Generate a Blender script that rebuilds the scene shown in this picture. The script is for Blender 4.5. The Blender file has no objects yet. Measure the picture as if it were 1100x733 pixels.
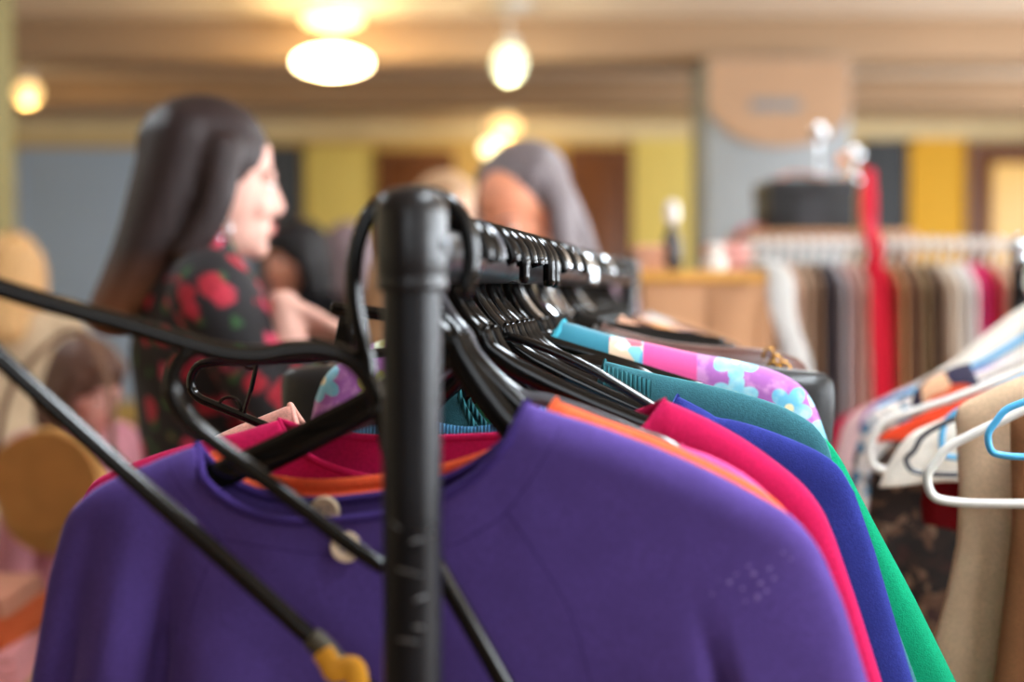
import bpy, bmesh, math, random
from mathutils import Vector, Matrix, Euler
from mathutils.bvhtree import BVHTree
random.seed(7)
PI = math.pi
SC = bpy.context.scene
COL = SC.collection
F = 1527.78
CAMZ = 1.38
PITCH = math.atan(58.5 / F)

# ------------------------------------------------------------------ camera rays (pixel of the 1100x733 photograph -> place)
FWD = Vector((0, math.cos(PITCH), -math.sin(PITCH)))
UPV = Vector((0, math.sin(PITCH), math.cos(PITCH)))
CAM = Vector((0, 0, CAMZ))
def ray(x, y):
    return FWD + Vector((1, 0, 0)) * ((x - 550) / F) + UPV * ((366.5 - y) / F)
def at(x, y, d):
    r = ray(x, y)
    return CAM + r * (d / r.y)

# ------------------------------------------------------------------ materials
def srgb(r, g, b):
    f = lambda c: ((c / 255 + .055) / 1.055) ** 2.4 if c > 10 else c / 255 / 12.92
    return (f(r), f(g), f(b), 1)
class NT:
    def __init__(s, name):
        s.m = bpy.data.materials.new(name); s.m.use_nodes = True
        s.t = s.m.node_tree; s.b = s.t.nodes['Principled BSDF']
        s.tc = None
    def n(s, typ, **kw):
        nd = s.t.nodes.new(typ)
        for k, v in kw.items():
            if k.startswith('_'): nd.inputs[k[1:].replace('_', ' ')].default_value = v
            else: setattr(nd, k, v)
        return nd
    def l(s, a, b): s.t.links.new(a, b)
    def co(s):
        if not s.tc: s.tc = s.n('ShaderNodeTexCoord')
        return s.tc.outputs['Object']
    def set(s, k, v): s.b.inputs[k].default_value = v
    def noise(s, scale, detail=3, co=None, rough=.5):
        nd = s.n('ShaderNodeTexNoise'); nd.inputs['Scale'].default_value = scale
        nd.inputs['Detail'].default_value = detail; nd.inputs['Roughness'].default_value = rough
        s.l(co or s.co(), nd.inputs['Vector']); return nd
    def ramp(s, fac, stops, interp='LINEAR'):
        r = s.n('ShaderNodeValToRGB'); r.color_ramp.interpolation = interp
        e = r.color_ramp.elements
        while len(e) < len(stops): e.new(0.5)
        for el, (p, c) in zip(e, stops): el.position = p; el.color = c
        s.l(fac, r.inputs['Fac']); return r.outputs['Color']
    def mix(s, fac, a, b):
        m = s.n('ShaderNodeMix', data_type='RGBA')
        for i, v in ((0, fac), (6, a), (7, b)):
            if hasattr(v, 'is_linked') or hasattr(v, 'links'): s.l(v, m.inputs[i])
            else: m.inputs[i].default_value = v
        return m.outputs[2]
    def math(s, op, a, b=0.0):
        m = s.n('ShaderNodeMath', operation=op)
        for i, v in ((0, a), (1, b)):
            if hasattr(v, 'links'): s.l(v, m.inputs[i])
            else: m.inputs[i].default_value = v
        return m.outputs[0]
    def color(s, sock): s.l(sock, s.b.inputs['Base Color'])
    def bump(s, h, strength=.3, dist=.002):
        b = s.n('ShaderNodeBump'); b.inputs['Strength'].default_value = strength; b.inputs['Distance'].default_value = dist
        s.l(h, b.inputs['Height']); s.l(b.outputs[0], s.b.inputs['Normal'])
    def mapped(s, scale):
        m = s.n('ShaderNodeMapping'); m.inputs['Scale'].default_value = scale
        s.l(s.co(), m.inputs['Vector']); return m.outputs[0]
def dark(c, k): return (c[0] * k, c[1] * k, c[2] * k, 1)
def fabric(name, c, rough=.95, sheen=.35, grain=900, var=.82, ribs=0, bump=.4, tint=None, heather=420):
    t = NT(name)
    nz = t.noise(38, 4); hb = t.noise(heather, 3, rough=.7); base = t.ramp(nz.outputs[0], [(.3, dark(c, var)), (.7, c)])
    t.color(t.mix(t.ramp(hb.outputs[0], [(.36, (1, 1, 1, 1)), (.60, (0, 0, 0, 1))]), base, dark(c, .74)))
    t.set('Roughness', rough); t.set('Sheen Weight', sheen * 1.3); t.set('Sheen Roughness', .3)
    t.set('Sheen Tint', tint or tuple(min(1, v ** .55) for v in c[:3]) + (1,))
    t.set('Specular IOR Level', .15)
    if ribs:
        w = t.n('ShaderNodeTexWave', wave_type='BANDS', bands_direction='X'); w.inputs['Scale'].default_value = ribs
        w.inputs['Distortion'].default_value = .6; t.l(t.co(), w.inputs['Vector']); t.bump(w.outputs['Fac'], .8, .003)
        t.color(t.ramp(w.outputs['Fac'], [(.0, dark(c, .5)), (.6, c)]))
    else:
        g = t.noise(grain, 2); t.bump(g.outputs[0], bump, .001)
    return t.m
def plain(name, c, rough=.5, metal=0, spec=.5, var=.85, scale=12, coat=0, bump=0, bscale=200):
    t = NT(name)
    nz = t.noise(scale, 4); t.color(t.ramp(nz.outputs[0], [(.3, dark(c, var)), (.7, c)]))
    t.set('Roughness', rough); t.set('Metallic', metal); t.set('Specular IOR Level', spec); t.set('Coat Weight', coat)
    if bump: t.bump(t.noise(bscale, 3).outputs[0], bump, .002)
    return t.m
def glow(name, c, strength):
    t = NT(name); t.set('Base Color', c); t.set('Emission Color', c); t.set('Emission Strength', strength)
    nz = t.noise(30, 2); t.set('Roughness', .3)
    t.l(t.ramp(nz.outputs[0], [(.0, dark(c, .93)), (1, c)]), t.b.inputs['Emission Color'])
    return t.m

# ------------------------------------------------------------------ mesh building
def V(*a): return Vector(a)
def catmull(pts, n=8, closed=False):
    P = [Vector(p) for p in pts]
    if len(P) < 3 and not closed: 
        return [P[0].lerp(P[-1], i / n) for i in range(n + 1)]
    out = []; m = len(P)
    for i in range(m if closed else m - 1):
        if closed: p0, p1, p2, p3 = P[i - 1], P[i], P[(i + 1) % m], P[(i + 2) % m]
        else:
            p1, p2 = P[i], P[i + 1]
            p0 = P[i - 1] if i else p1 * 2 - p2
            p3 = P[i + 2] if i + 2 < m else p2 * 2 - p1
        d1 = max((p1 - p0).length, 1e-6) ** .5; d2 = max((p2 - p1).length, 1e-6) ** .5; d3 = max((p3 - p2).length, 1e-6) ** .5
        m1 = ((p1 - p0) / d1 - (p2 - p0) / (d1 + d2) + (p2 - p1) / d2) * d2
        m2 = ((p2 - p1) / d2 - (p3 - p1) / (d2 + d3) + (p3 - p2) / d3) * d2
        for k in range(n):
            t = k / n; t2 = t * t; t3 = t2 * t
            out.append(p1 * (2 * t3 - 3 * t2 + 1) + m1 * (t3 - 2 * t2 + t) + p2 * (-2 * t3 + 3 * t2) + m2 * (t3 - t2))
    if not closed: out.append(P[-1])
    return out
class MB:
    def __init__(s): s.v = []; s.f = []
    def add(s, vs, fs, M=None):
        b = len(s.v)
        s.v.extend([(M @ Vector(p)) if M else Vector(p) for p in vs])
        s.f.extend([tuple(i + b for i in f) for f in fs])
    def sweep(s, path, a, b=None, ref=None, seg=12, closed=False, cap=True, M=None):
        """tube along path; a = radius across ref, b = radius along ref; a,b numbers or lists"""
        P = [Vector(p) for p in path]; n = len(P)
        A = a if isinstance(a, (list, tuple)) else [a] * n
        B = A if b is None else (b if isinstance(b, (list, tuple)) else [b] * n)
        T = []
        for i in range(n):
            if closed: t = P[(i + 1) % n] - P[i - 1]
            else: t = P[min(i + 1, n - 1)] - P[max(i - 1, 0)]
            T.append(t.normalized() if t.length > 1e-9 else V(0, 0, 1))
        frames = []
        if ref is not None:
            R = Vector(ref)
            for t in T:
                bn = R - t * R.dot(t)
                bn = bn.normalized() if bn.length > 1e-5 else t.orthogonal().normalized()
                frames.append((bn.cross(t).normalized(), bn))
        else:
            bn = T[0].orthogonal().normalized()
            for t in T:
                bn = (bn - t * bn.dot(t)); bn = bn.normalized() if bn.length > 1e-6 else t.orthogonal().normalized()
                frames.append((bn.cross(t).normalized(), bn))
        rings = []
        def ring(c, N, Bn, ra, rb):
            return [c + N * (ra * math.cos(2 * PI * k / seg)) + Bn * (rb * math.sin(2 * PI * k / seg)) for k in range(seg)]
        if not closed and cap:
            r0 = min(A[0], B[0])
            for q in (10, 35, 62): 
                q = math.radians(q); rings.append(ring(P[0] - T[0] * r0 * math.cos(q), *frames[0], A[0] * math.sin(q), B[0] * math.sin(q)))
        for i in range(n): rings.append(ring(P[i], *frames[i], A[i], B[i]))
        if not closed and cap:
            r1 = min(A[-1], B[-1])
            for q in (62, 35, 10):
                q = math.radians(q); rings.append(ring(P[-1] + T[-1] * r1 * math.cos(q), *frames[-1], A[-1] * math.sin(q), B[-1] * math.sin(q)))
        vs = [p for r in rings for p in r]; m = len(rings); fs = []
        for i in range(m if closed else m - 1):
            for k in range(seg):
                k2 = (k + 1) % seg; j = (i + 1) % m
                fs.append((i * seg + k, i * seg + k2, j * seg + k2, j * seg + k))
        if not closed:
            fs.append(tuple(range(seg))[::-1]); fs.append(tuple((m - 1) * seg + k for k in range(seg)))
        s.add(vs, fs, M); return s
    def ell(s, c, r, M=None, seg=20, rings=12, rot=None):
        c = Vector(c); r = r if isinstance(r, (tuple, list)) else (r, r, r)
        R = Euler(rot).to_matrix() if rot else Matrix.Identity(3)
        vs = [c + R @ V(0, 0, r[2])]; fs = []
        for i in range(1, rings):
            p = PI * i / rings
            for k in range(seg):
                q = 2 * PI * k / seg
                vs.append(c + R @ V(r[0] * math.sin(p) * math.cos(q), r[1] * math.sin(p) * math.sin(q), r[2] * math.cos(p)))
        vs.append(c + R @ V(0, 0, -r[2])); L = len(vs) - 1
        for k in range(seg):
            k2 = (k + 1) % seg
            fs.append((0, 1 + k, 1 + k2)); fs.append((L, L - seg + k2, L - seg + k))
            for i in range(rings - 2):
                a = 1 + i * seg
                fs.append((a + k, a + seg + k, a + seg + k2, a + k2))
        s.add(vs, fs, M); return s
    def box(s, lo, hi, M=None, bev=0):
        bm = bmesh.new()
        lo, hi = Vector(lo), Vector(hi)
        bmesh.ops.create_cube(bm, size=1)
        for v in bm.verts: v.co = V(*[(lo[i] + hi[i]) / 2 + v.co[i] * (hi[i] - lo[i]) for i in range(3)])
        if bev: bmesh.ops.bevel(bm, geom=list(bm.edges), offset=bev, segments=2, affect='EDGES', profile=.5)
        s.frombm(bm, M); return s
    def frombm(s, bm, M=None):
        bm.verts.index_update()
        s.add([v.co.copy() for v in bm.verts], [tuple(v.index for v in f.verts) for f in bm.faces], M); bm.free()
    def lathe(s, prof, c=(0, 0, 0), seg=28, M=None):
        c = Vector(c); vs = []; fs = []; m = len(prof)
        for (r, z) in prof:
            r = max(r, 1e-5)
            for k in range(seg): vs.append(c + V(r * math.cos(2 * PI * k / seg), r * math.sin(2 * PI * k / seg), z))
        for i in range(m - 1):
            for k in range(seg):
                k2 = (k + 1) % seg; fs.append((i * seg + k, i * seg + k2, (i + 1) * seg + k2, (i + 1) * seg + k))
        s.add(vs, fs, M); return s
    def prism(s, poly, y0, y1, M=None):
        """poly in (x,z), extruded along y"""
        n = len(poly); vs = [V(x, y0, z) for x, z in poly] + [V(x, y1, z) for x, z in poly]
        fs = [tuple(range(n)), tuple(range(2 * n - 1, n - 1, -1))] + [(i, (i + 1) % n, n + (i + 1) % n, n + i) for i in range(n)]
        s.add(vs, fs, M); return s
    def mesh(s, name='m', smooth=40, weld=0):
        me = bpy.data.meshes.new(name); me.from_pydata([tuple(v) for v in s.v], [], s.f)
        bm = bmesh.new(); bm.from_mesh(me)
        if weld: bmesh.ops.remove_doubles(bm, verts=bm.verts, dist=weld)
        bmesh.ops.recalc_face_normals(bm, faces=bm.faces); bm.to_mesh(me); bm.free()
        if smooth:
            me.shade_smooth(); me.set_sharp_from_angle(angle=math.radians(smooth))
        return me
    def build(s, name, m, parent=None, loc=None, rz=0, smooth=40, weld=0):
        me = s.mesh(name, smooth, weld); me.materials.append(m)
        return link(name, me, parent, loc, rz)
def link(name, data, parent=None, loc=None, rz=0):
    o = bpy.data.objects.new(name, data); COL.objects.link(o)
    if parent: o.parent = parent
    if loc is not None: o.location = loc
    if rz: o.rotation_euler = (0, 0, rz)
    return o
def empty(name, loc=(0, 0, 0), rz=0): return link(name, None, None, loc, rz)
def tag(o, label, cat, group=None):
    o['label'] = label; o['category'] = cat
    if group: o['group'] = group
    return o
def struct(o): o['kind'] = 'structure'; return o
def fuse(mb, voxel=.006, smooth=6, fac=.5):
    """union of overlapping closed solids as one continuous skin"""
    me = mb.mesh('tmp', 0); o = bpy.data.objects.new('tmp', me); COL.objects.link(o)
    r = o.modifiers.new('r', 'REMESH'); r.mode = 'VOXEL'; r.voxel_size = voxel
    sm = o.modifiers.new('s', 'SMOOTH'); sm.iterations = smooth; sm.factor = fac
    dg = bpy.context.evaluated_depsgraph_get(); dg.update()
    out = bpy.data.meshes.new_from_object(o.evaluated_get(dg))
    bpy.data.objects.remove(o); bpy.data.meshes.remove(me)
    out.shade_smooth(); return out
def copy_tree(o, parent=None):
    c = o.copy(); COL.objects.link(c)
    if parent: c.parent = parent
    for ch in list(o.children): copy_tree(ch, c)
    return c
# ------------------------------------------------------------------ rails, hangers, garments
class Rail:
    """a straight rail: X = x0 + k*Y at height z; things hang in planes square to it"""
    def __init__(s, x0, k, z, r=.0165): s.x0, s.k, s.z, s.r = x0, k, z, r
    @property
    def rz(s): return -math.atan(s.k)
    def p(s, d): return V(s.x0 + s.k * d, d, s.z)
    def loc(s, x, y, d):
        c, sn = math.cos(-s.rz), math.sin(-s.rz)
        n = V(sn, c, 0); ex = V(c, -sn, 0); r = ray(x, y); R0 = s.p(d)
        q = CAM + r * ((R0 - CAM).dot(n) / r.dot(n)) - R0
        return V(q.dot(ex), 0, q.z)
    def pts(s, lst, d): return [s.loc(x, y, d) for x, y in lst]
def mirror(pts): return [V(-p.x, 0, p.z) for p in pts]
def interp(pts, z):
    """x of a downward polyline at height z"""
    if z >= pts[0].z: return pts[0].x
    for a, b in zip(pts, pts[1:]):
        if z >= b.z:
            t = (a.z - z) / max(a.z - b.z, 1e-6); return a.x + (b.x - a.x) * t
    return pts[-1].x
def smooth01(t): t = max(0, min(1, t)); return t * t * (3 - 2 * t)
def resample(pts, n):
    P = catmull(pts, 10); L = [0]
    for a, b in zip(P, P[1:]): L.append(L[-1] + (b - a).length)
    out = []; j = 0
    for i in range(n):
        t = L[-1] * i / (n - 1)
        while j < len(L) - 2 and L[j + 1] < t: j += 1
        f = (t - L[j]) / max(L[j + 1] - L[j], 1e-9); out.append(P[j].lerp(P[j + 1], min(1, f)))
    return out
class Shape:
    """measures of a garment in the plane of its hanger"""
    def __init__(s, right, rside, left=None, lside=None, fscoop=.05, bscoop=.02, tf=.02, tb=.02, hem=-.62, folds=None, rf=.022, sq=2.0, seed=1, foldamp=.6, hemwave=.006, cap=1.08, sleeves=False):
        s.cap = cap; s.sleeves = sleeves
        s.right, s.rside = right, rside
        s.left = left or mirror(right); s.lside = lside or mirror(rside)
        s.fscoop, s.bscoop, s.tf, s.tb, s.hem, s.rf, s.sq = fscoop, bscoop, tf, tb, hem, rf, sq
        rnd = random.Random(seed)
        w = s.rside[0].x - s.lside[0].x
        if folds is None:
            folds = []
            for q in (-.34, -.1, .13, .36): folds.append((q + rnd.uniform(-.05, .05), rnd.uniform(.03, .07), rnd.choice((-1, 1)) * rnd.uniform(.4, 1) * foldamp, rnd.uniform(.12, .35), rnd.uniform(-.05, .05)))
            folds.append((.43, .03, .8 * foldamp, .15, 0)); folds.append((-.43, .03, .8 * foldamp, .15, 0))
        if sleeves: folds = list(folds) + [(-.335, .011, 2.6, .20, -.005), (.335, .011, 2.6, .20, .005)]
        s.folds = folds; s.w = w; s.hemwave = hemwave; s.rnd = rnd
    def mesh_mb(s):
        NS, NN, NR = 26, 25, 46
        R = resample(s.right, NS); L = resample(s.left, NS)
        nR, nL = R[0], L[0]; cols = []
        for p in reversed(L): cols.append((p.x, p.z, 0, p is L[0], -1))
        neck = (nR - nL).length > .004
        if neck:
            for i in range(1, NN - 1):
                t = i / (NN - 1); q = nL.lerp(nR, t); a = abs(2 * t - 1)
                cols.append((q.x, q.z, (1 - a ** s.sq) ** (1 / 1.5), True, 0))
        for k, p in enumerate(R):
            if k == 0 and not neck: continue
            cols.append((p.x, p.z, 0, k == 0, 1))
        xc = (nR.x + nL.x) / 2; rc, lc = R[-1], L[-1]
        rs = [rc] + [p for p in s.rside if p.z < rc.z - .002]; ls = [lc] + [p for p in s.lside if p.z < lc.z - .002]
        def ext(pl):
            if pl[-1].z > s.hem:
                a, b = (pl[-2], pl[-1]) if len(pl) > 1 else (pl[-1] + V(0, 0, .1), pl[-1])
                k = (b.x - a.x) / max(a.z - b.z, 1e-3) * .4
                pl.append(V(b.x + k * (b.z - s.hem), 0, s.hem))
            return pl
        rs, ls = ext(rs), ext(ls)
        s.neckf, s.neckb = [], []
        grid = {1: [], -1: []}
        for ci, (xt, zf, scoop, isneck, side) in enumerate(cols):
            right = xt >= xc
            corner = rc if right else lc; poly = rs if right else ls
            e = abs(xt - xc) / max(abs(corner.x - xc), 1e-4)
            edge = math.sqrt(max(0, 1 - min(1, e) ** 8))
            un = (xt - lc.x) / max(rc.x - lc.x, 1e-4) - .5
            for sd in (-1, 1):
                sc = s.fscoop if sd < 0 else s.bscoop
                zt = zf - scoop * sc; col = []
                T = s.tf if sd < 0 else s.tb
                hemz = s.hem + s.hemwave * math.sin(un * 17 + s.w * 40) - (.05 * smooth01((abs(un) - .325) / .03) if s.sleeves else 0)
                for k in range(NR + 1):
                    v = (k / NR) ** 1.55
                    z = zt + (hemz - zt) * v
                    xs = interp(poly, min(z, corner.z))
                    ratio = (xs - xc) / (corner.x - xc) if abs(corner.x - xc) > 1e-5 else 1
                    x = xc + (xt - xc) * ratio
                    dep = max(0, zf - z); q = min(1, dep / s.rf); prof = math.sqrt(max(0, 1 - (1 - q) ** 2))
                    th = T * (.8 + .2 * smooth01(v * 3))
                    fo = 0
                    for (u0, fw, am, v0, dr) in s.folds:
                        fo += am * math.exp(-((un - u0 - dr * v) / fw) ** 2) * smooth01((v - v0) / .35 + .2)
                    y = sd * th * prof * edge * max(.08, min(s.cap, 1 - .55 * max(-1, min(1.6, fo)) * (1 if sd < 0 else .6)))
                    col.append(V(x, y, z))
                grid[sd].append(col)
                if isneck: (s.neckf if sd < 0 else s.neckb).append(col[0])
        mb = MB(); nc = len(cols); W = NR + 1
        for sd in (-1, 1):
            vs = [p for c in grid[sd] for p in c]; fs = []
            for i in range(nc - 1):
                for k in range(NR): fs.append((i * W + k, i * W + k + 1, (i + 1) * W + k + 1, (i + 1) * W + k))
            mb.add(vs, fs)
        s.mb = mb; s.grid = grid
        return mb
    def bvh(s): return BVHTree.FromPolygons(s.mb.v, s.mb.f)
    def hem_loop(s):
        return [c[-1] for c in grid_cols(s.grid[-1])] + [c[-1] for c in reversed(s.grid[1])][1:-1]
def grid_cols(g): return g
def dedup(pts, d=.0008):
    out = []
    for p in pts:
        if not out or (p - out[-1]).length > d: out.append(p)
    while len(out) > 2 and (out[0] - out[-1]).length < d: out.pop()
    return out
def garment(rail, d, name, label, cat, mat, shape, collar=None, cmat=None, hem=None, seams=(), group=None, thick=.0016):
    mb = shape.mesh_mb()
    o = mb.build(name, mat, None, rail.p(d), rail.rz, smooth=60, weld=.0004)
    so = o.modifiers.new('cloth', 'SOLIDIFY'); so.thickness = thick; so.offset = 0
    tag(o, label, cat, group)
    if collar:
        a, b = collar
        loop = dedup(list(shape.neckf) + list(reversed(shape.neckb)))
        if len(loop) > 6:
            c = MB()
            if a == b: c.sweep(loop, a, seg=10, closed=True)
            else: band(c, loop, a, b)
            c.build('collar', cmat or mat, o, smooth=60)
    if hem:
        lp = dedup(shape.hem_loop()); c = MB(); band(c, lp, .018, .0035); c.build('hem_band', hem, o, smooth=60)
    if seams:
        bv = shape.bvh(); smb = MB()
        for path, r in seams:
            pts = []
            for p in catmull(path, 8):
                h = bv.ray_cast(V(p.x, -1, p.z), V(0, 1, 0))
                if h[0]: pts.append(h[0] + V(0, -.0004, 0))
            if len(pts) > 2: smb.sweep(pts, r, seg=8)
        if smb.v: smb.build('seam', cmat or mat, o)
    return o
def band(mb, loop, a, b, seg=12):
    """closed band: a = half height (z), b = half thickness, sideways"""
    n = len(loop); vs = []; fs = []
    for i in range(n):
        t = (loop[(i + 1) % n] - loop[i - 1]); th = V(t.x, t.y, 0)
        N = V(0, 0, 1); sd = th.cross(N); sd = sd.normalized() if sd.length > 1e-5 else V(0, 1, 0)
        t.normalize(); up = (N - t * N.dot(t)); up = up.normalized() if up.length > .2 else V(0, 0, 1)
        for k in range(seg):
            q = 2 * PI * k / seg; vs.append(loop[i] + up * (a * math.cos(q)) + sd * (b * math.sin(q)))
    for i in range(n):
        for k in range(seg):
            fs.append((i * seg + k, i * seg + (k + 1) % seg, ((i + 1) % n) * seg + (k + 1) % seg, ((i + 1) % n) * seg + k))
    mb.add(vs, fs)
def saddle(path, a, b, seg=9):
    """open strip folded over a shoulder line"""
    m = MB(); vs = []; fs = []; n = len(path)
    for i, c in enumerate(path):
        aa, bb = (a[i], b[i]) if isinstance(a, list) else (a, b)
        for k in range(seg):
            q = PI * k / (seg - 1); vs.append(c + V(0, bb * math.cos(q), aa * math.sin(q)))
    for i in range(n - 1):
        for k in range(seg - 1): fs.append((i * seg + k, i * seg + k + 1, (i + 1) * seg + k + 1, (i + 1) * seg + k))
    m.add(vs, fs); return m
YREF = (0, 1, 0)
HR = random.Random(3)
def hook_path(rail_r, R, a, tipz=-.013, stem=-.055):
    zc = rail_r + .0011 + a - R; pts = [V(R, 0, tipz)]
    for i in range(13):
        q = PI * i / 12; pts.append(V(R * math.cos(q), 0, zc + R * math.sin(q)))
    h = zc - stem; pts += [V(-R * .99, 0, zc - .19 * h), V(-R * .86, 0, zc - .45 * h), V(-R * .42, 0, zc - .75 * h), V(-.001, 0, stem + .075 * h), V(0, 0, stem)]
    return catmull(pts, 4)
def shoulder_hanger(rail, d, name, label, right, left, mat, hmat=None, drop=.014, R=.024, bar=True, a=.0075, b=.0034, group=None, hook=(.0052, .0038), tipz=None, stem=-.055, z_bar=None):
    """right / left: shoulder lines (from neck to tip) in the hanger's plane"""
    o = empty(name, rail.p(d), rail.rz); tag(o, label, 'hanger', group)
    R += HR.uniform(-.0012, .0022); tipz = HR.uniform(-.003, .004) if tipz is None else tipz
    h = MB(); h.sweep(hook_path(rail.r, R, hook[0], tipz, stem), hook[0], hook[1], YREF, 12); h.build('hook', hmat or mat, o).rotation_euler = (0, 0, HR.uniform(-.16, .16))
    tips = []
    for side, sh in ((1, right), (-1, left)):
        sh = resample(sh, 12); L = max(2, len(sh))
        S = [p + V(0, 0, -drop - .008 * math.exp(-i / 1.6)) for i, p in enumerate(sh[:-4])]
        S = [p for p in S if p.x * side > .03]
        start = [V(0, 0, stem + .004), V(side * .007, 0, min(stem - .010, -.06) )]
        path = catmull(start + S, 5)
        m = MB(); n = len(path)
        m.sweep(path, [a * (.72 if i > n - 3 else 1) for i in range(n)], b, YREF, 12); m.build('arm', mat, o)
        tips.append(path[-1])
    if bar:
        r, l = tips; zb = z_bar if z_bar is not None else min(r.z, l.z) - .028
        m = MB(); m.sweep(catmull([r + V(-.002, 0, 0), r + V(.004, 0, -.012), V(r.x - .004, 0, zb + .006), V(r.x - .02, 0, zb), V((r.x + l.x) / 2, 0, zb), V(l.x + .02, 0, zb), V(l.x + .004, 0, zb + .006), l + V(-.004, 0, -.012), l + V(.002, 0, 0)], 6), .0038, None, YREF, 10)
        m.build('bar', mat, o)
    return o
def tube_hanger(rail, d, name, label, right, left, mat, r=.0042, R=.024, zb=None, notch=False, hmat=None, tipz=-.013, stem=-.055, cr=.012, group=None, rot=0):
    """one continuous bent tube: arms, round corners and bottom bar"""
    o = empty(name, rail.p(d), rail.rz + rot); tag(o, label, 'hanger', group)
    h = MB(); h.sweep(hook_path(rail.r, R, r, tipz, stem), r, r, YREF, 10); h.build('hook', hmat or mat, o)
    R_, L_ = right, left; zb = zb if zb is not None else min(R_[-1].z, L_[-1].z) - .035
    rt, lt = R_[-1], L_[-1]
    P = [V(0, 0, stem + .002), V(.008, 0, stem - .010)] + [p for p in R_ if p.x > .02]
    P += [V(rt.x + cr * .8, 0, (rt.z * .6 + zb * .4)), V(rt.x + cr * .4, 0, zb + cr * .4), V(rt.x - cr * .6, 0, zb)]
    P += [V(rt.x * .5, 0, zb), V(lt.x * .5, 0, zb), V(lt.x + cr * .6, 0, zb), V(lt.x - cr * .4, 0, zb + cr * .4), V(lt.x - cr * .8, 0, (lt.z * .6 + zb * .4))]
    P += [p for p in reversed(L_) if p.x < -.02] + [V(-.008, 0, stem - .010), V(0, 0, stem + .002)]
    m = MB(); m.sweep(catmull(P, 6), r, r, YREF, 10); m.build('frame', mat, o)
    return o
def clip_hanger(rail, d, name, label, w, z, mat, chrome, group=None, hmat=None, R=.024):
    o = empty(name, rail.p(d), rail.rz); tag(o, label, 'hanger', group)
    h = MB(); h.sweep(hook_path(rail.r, R, .0035, -.013, z + .012), .0035, .003, YREF, 10); h.build('hook', hmat or mat, o)
    m = MB(); m.sweep(catmull([V(-w, 0, z - .006), V(-w * .6, 0, z), V(-.03, 0, z + .006), V(0, 0, z + .012), V(.03, 0, z + .006), V(w * .6, 0, z), V(w, 0, z - .006)], 6), .006, .0035, YREF, 10); m.build('bar', mat, o)
    for s in (-1, 1):
        c = MB(); x = s * (w - .02)
        for yy in (-1, 1):
            c.box((x - .011, min(yy * .0045, yy * .011), z - .052), (x + .011, max(yy * .0045, yy * .011), z - .010), bev=.002)
        clip = c.build('clip', mat, o)
        k = MB(); k.sweep([V(x + .011 * math.cos(q * PI / 8), .0, z - .022 + .011 * math.sin(q * PI / 8)) for q in range(16)], .0016, None, YREF, 8, closed=True)
        k.build('spring', chrome, clip)
    return o
# ------------------------------------------------------------------ materials of the near rack
def rack_paint():
    t = NT('worn_black_paint'); base = srgb(19, 19, 22)
    n1 = t.noise(14, 5); c1 = t.ramp(n1.outputs[0], [(.35, dark(base, .8)), (.7, dark(base, 1.25))])
    n2 = t.noise(1, 6, co=t.mapped((70, 70, 26)), rough=.6)
    sc = t.ramp(n2.outputs[0], [(.66, (0, 0, 0, 1)), (.72, (1, 1, 1, 1))])
    n3 = t.noise(9, 2); k = t.math('MULTIPLY', sc, t.ramp(n3.outputs[0], [(.5, (0, 0, 0, 1)), (.62, (1, 1, 1, 1))]))
    t.color(t.mix(k, c1, srgb(165, 172, 178))); t.set('Roughness', .38); t.set('Specular IOR Level', .5)
    t.l(t.ramp(n1.outputs[0], [(.3, (.26, .26, .26, 1)), (.8, (.44, .44, .44, 1))]), t.b.inputs['Roughness']); t.set('Specular IOR Level', .28)
    t.bump(t.noise(160, 3).outputs[0], .12, .001); return t.m
M = {}
M['paint'] = rack_paint()
M['fitting'] = plain('fitting_plastic', srgb(26, 25, 27), .28, 0, .4, .75, 26, 0, .15, 220)
M['scuff'] = plain('bare_scratched_metal', srgb(150, 156, 162), .5, .3, .5, .6, 60)
M['black'] = plain('black_plastic', srgb(10, 9, 8), .13, 0, .38, .75, 20)
M['black2'] = plain('dull_black_plastic', srgb(13, 12, 10), .14, 0, .38, .75, 20)
M['grey_plastic'] = plain('grey_glossy_plastic', srgb(78, 79, 86), .22, 0, .6, .85, 20)
M['chrome'] = plain('chrome', srgb(205, 210, 214), .1, 1, .5, .94, 20)
M['white_plastic'] = plain('white_plastic', srgb(226, 222, 214), .35, 0, .5, .94, 20)
M['blue_plastic'] = plain('sky_blue_plastic', srgb(78, 176, 226), .3, 0, .5, .92, 20)
M['violet_plastic'] = plain('violet_plastic', srgb(150, 110, 170), .3, 0, .5, .92, 20)
M['yellow_tape'] = plain('amber_tape', srgb(232, 160, 34), .45, 0, .5, .75, 40)
M['bone'] = plain('bone_button', srgb(214, 188, 158), .4, 0, .5, .8, 60)
M['purple'] = fabric('purple_jersey', srgb(84, 64, 134), sheen=.4, tint=srgb(190, 165, 240))
M['purple_dark'] = fabric('purple_thread', srgb(60, 42, 106), sheen=.2)
M['lilac'] = fabric('lilac_rib', srgb(112, 90, 178), sheen=.5, tint=srgb(200, 180, 250))
M['fleck'] = fabric('pale_worn_print', srgb(124, 104, 164), sheen=.3)
M['coral'] = fabric('coral_knit', srgb(250, 104, 62), sheen=.4)
M['rose'] = fabric('rose_pink_knit', srgb(246, 80, 150), sheen=.5)
M['hot'] = fabric('magenta_felted_knit', srgb(188, 22, 80), sheen=.35, var=.85, tint=srgb(255, 120, 170))
M['peach'] = fabric('peach_mohair', srgb(246, 178, 162), sheen=.8)
M['sky'] = fabric('sky_blue_rib', srgb(96, 166, 214), ribs=120)
M['royal'] = fabric('royal_blue_knit', srgb(46, 54, 132), sheen=.4, tint=srgb(110, 140, 235))
M['teal'] = fabric('teal_lambswool', srgb(56, 108, 118), sheen=.4, var=.8, tint=srgb(130, 200, 205))
M['teal_rib'] = fabric('teal_rib', srgb(46, 106, 114), ribs=90)
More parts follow.
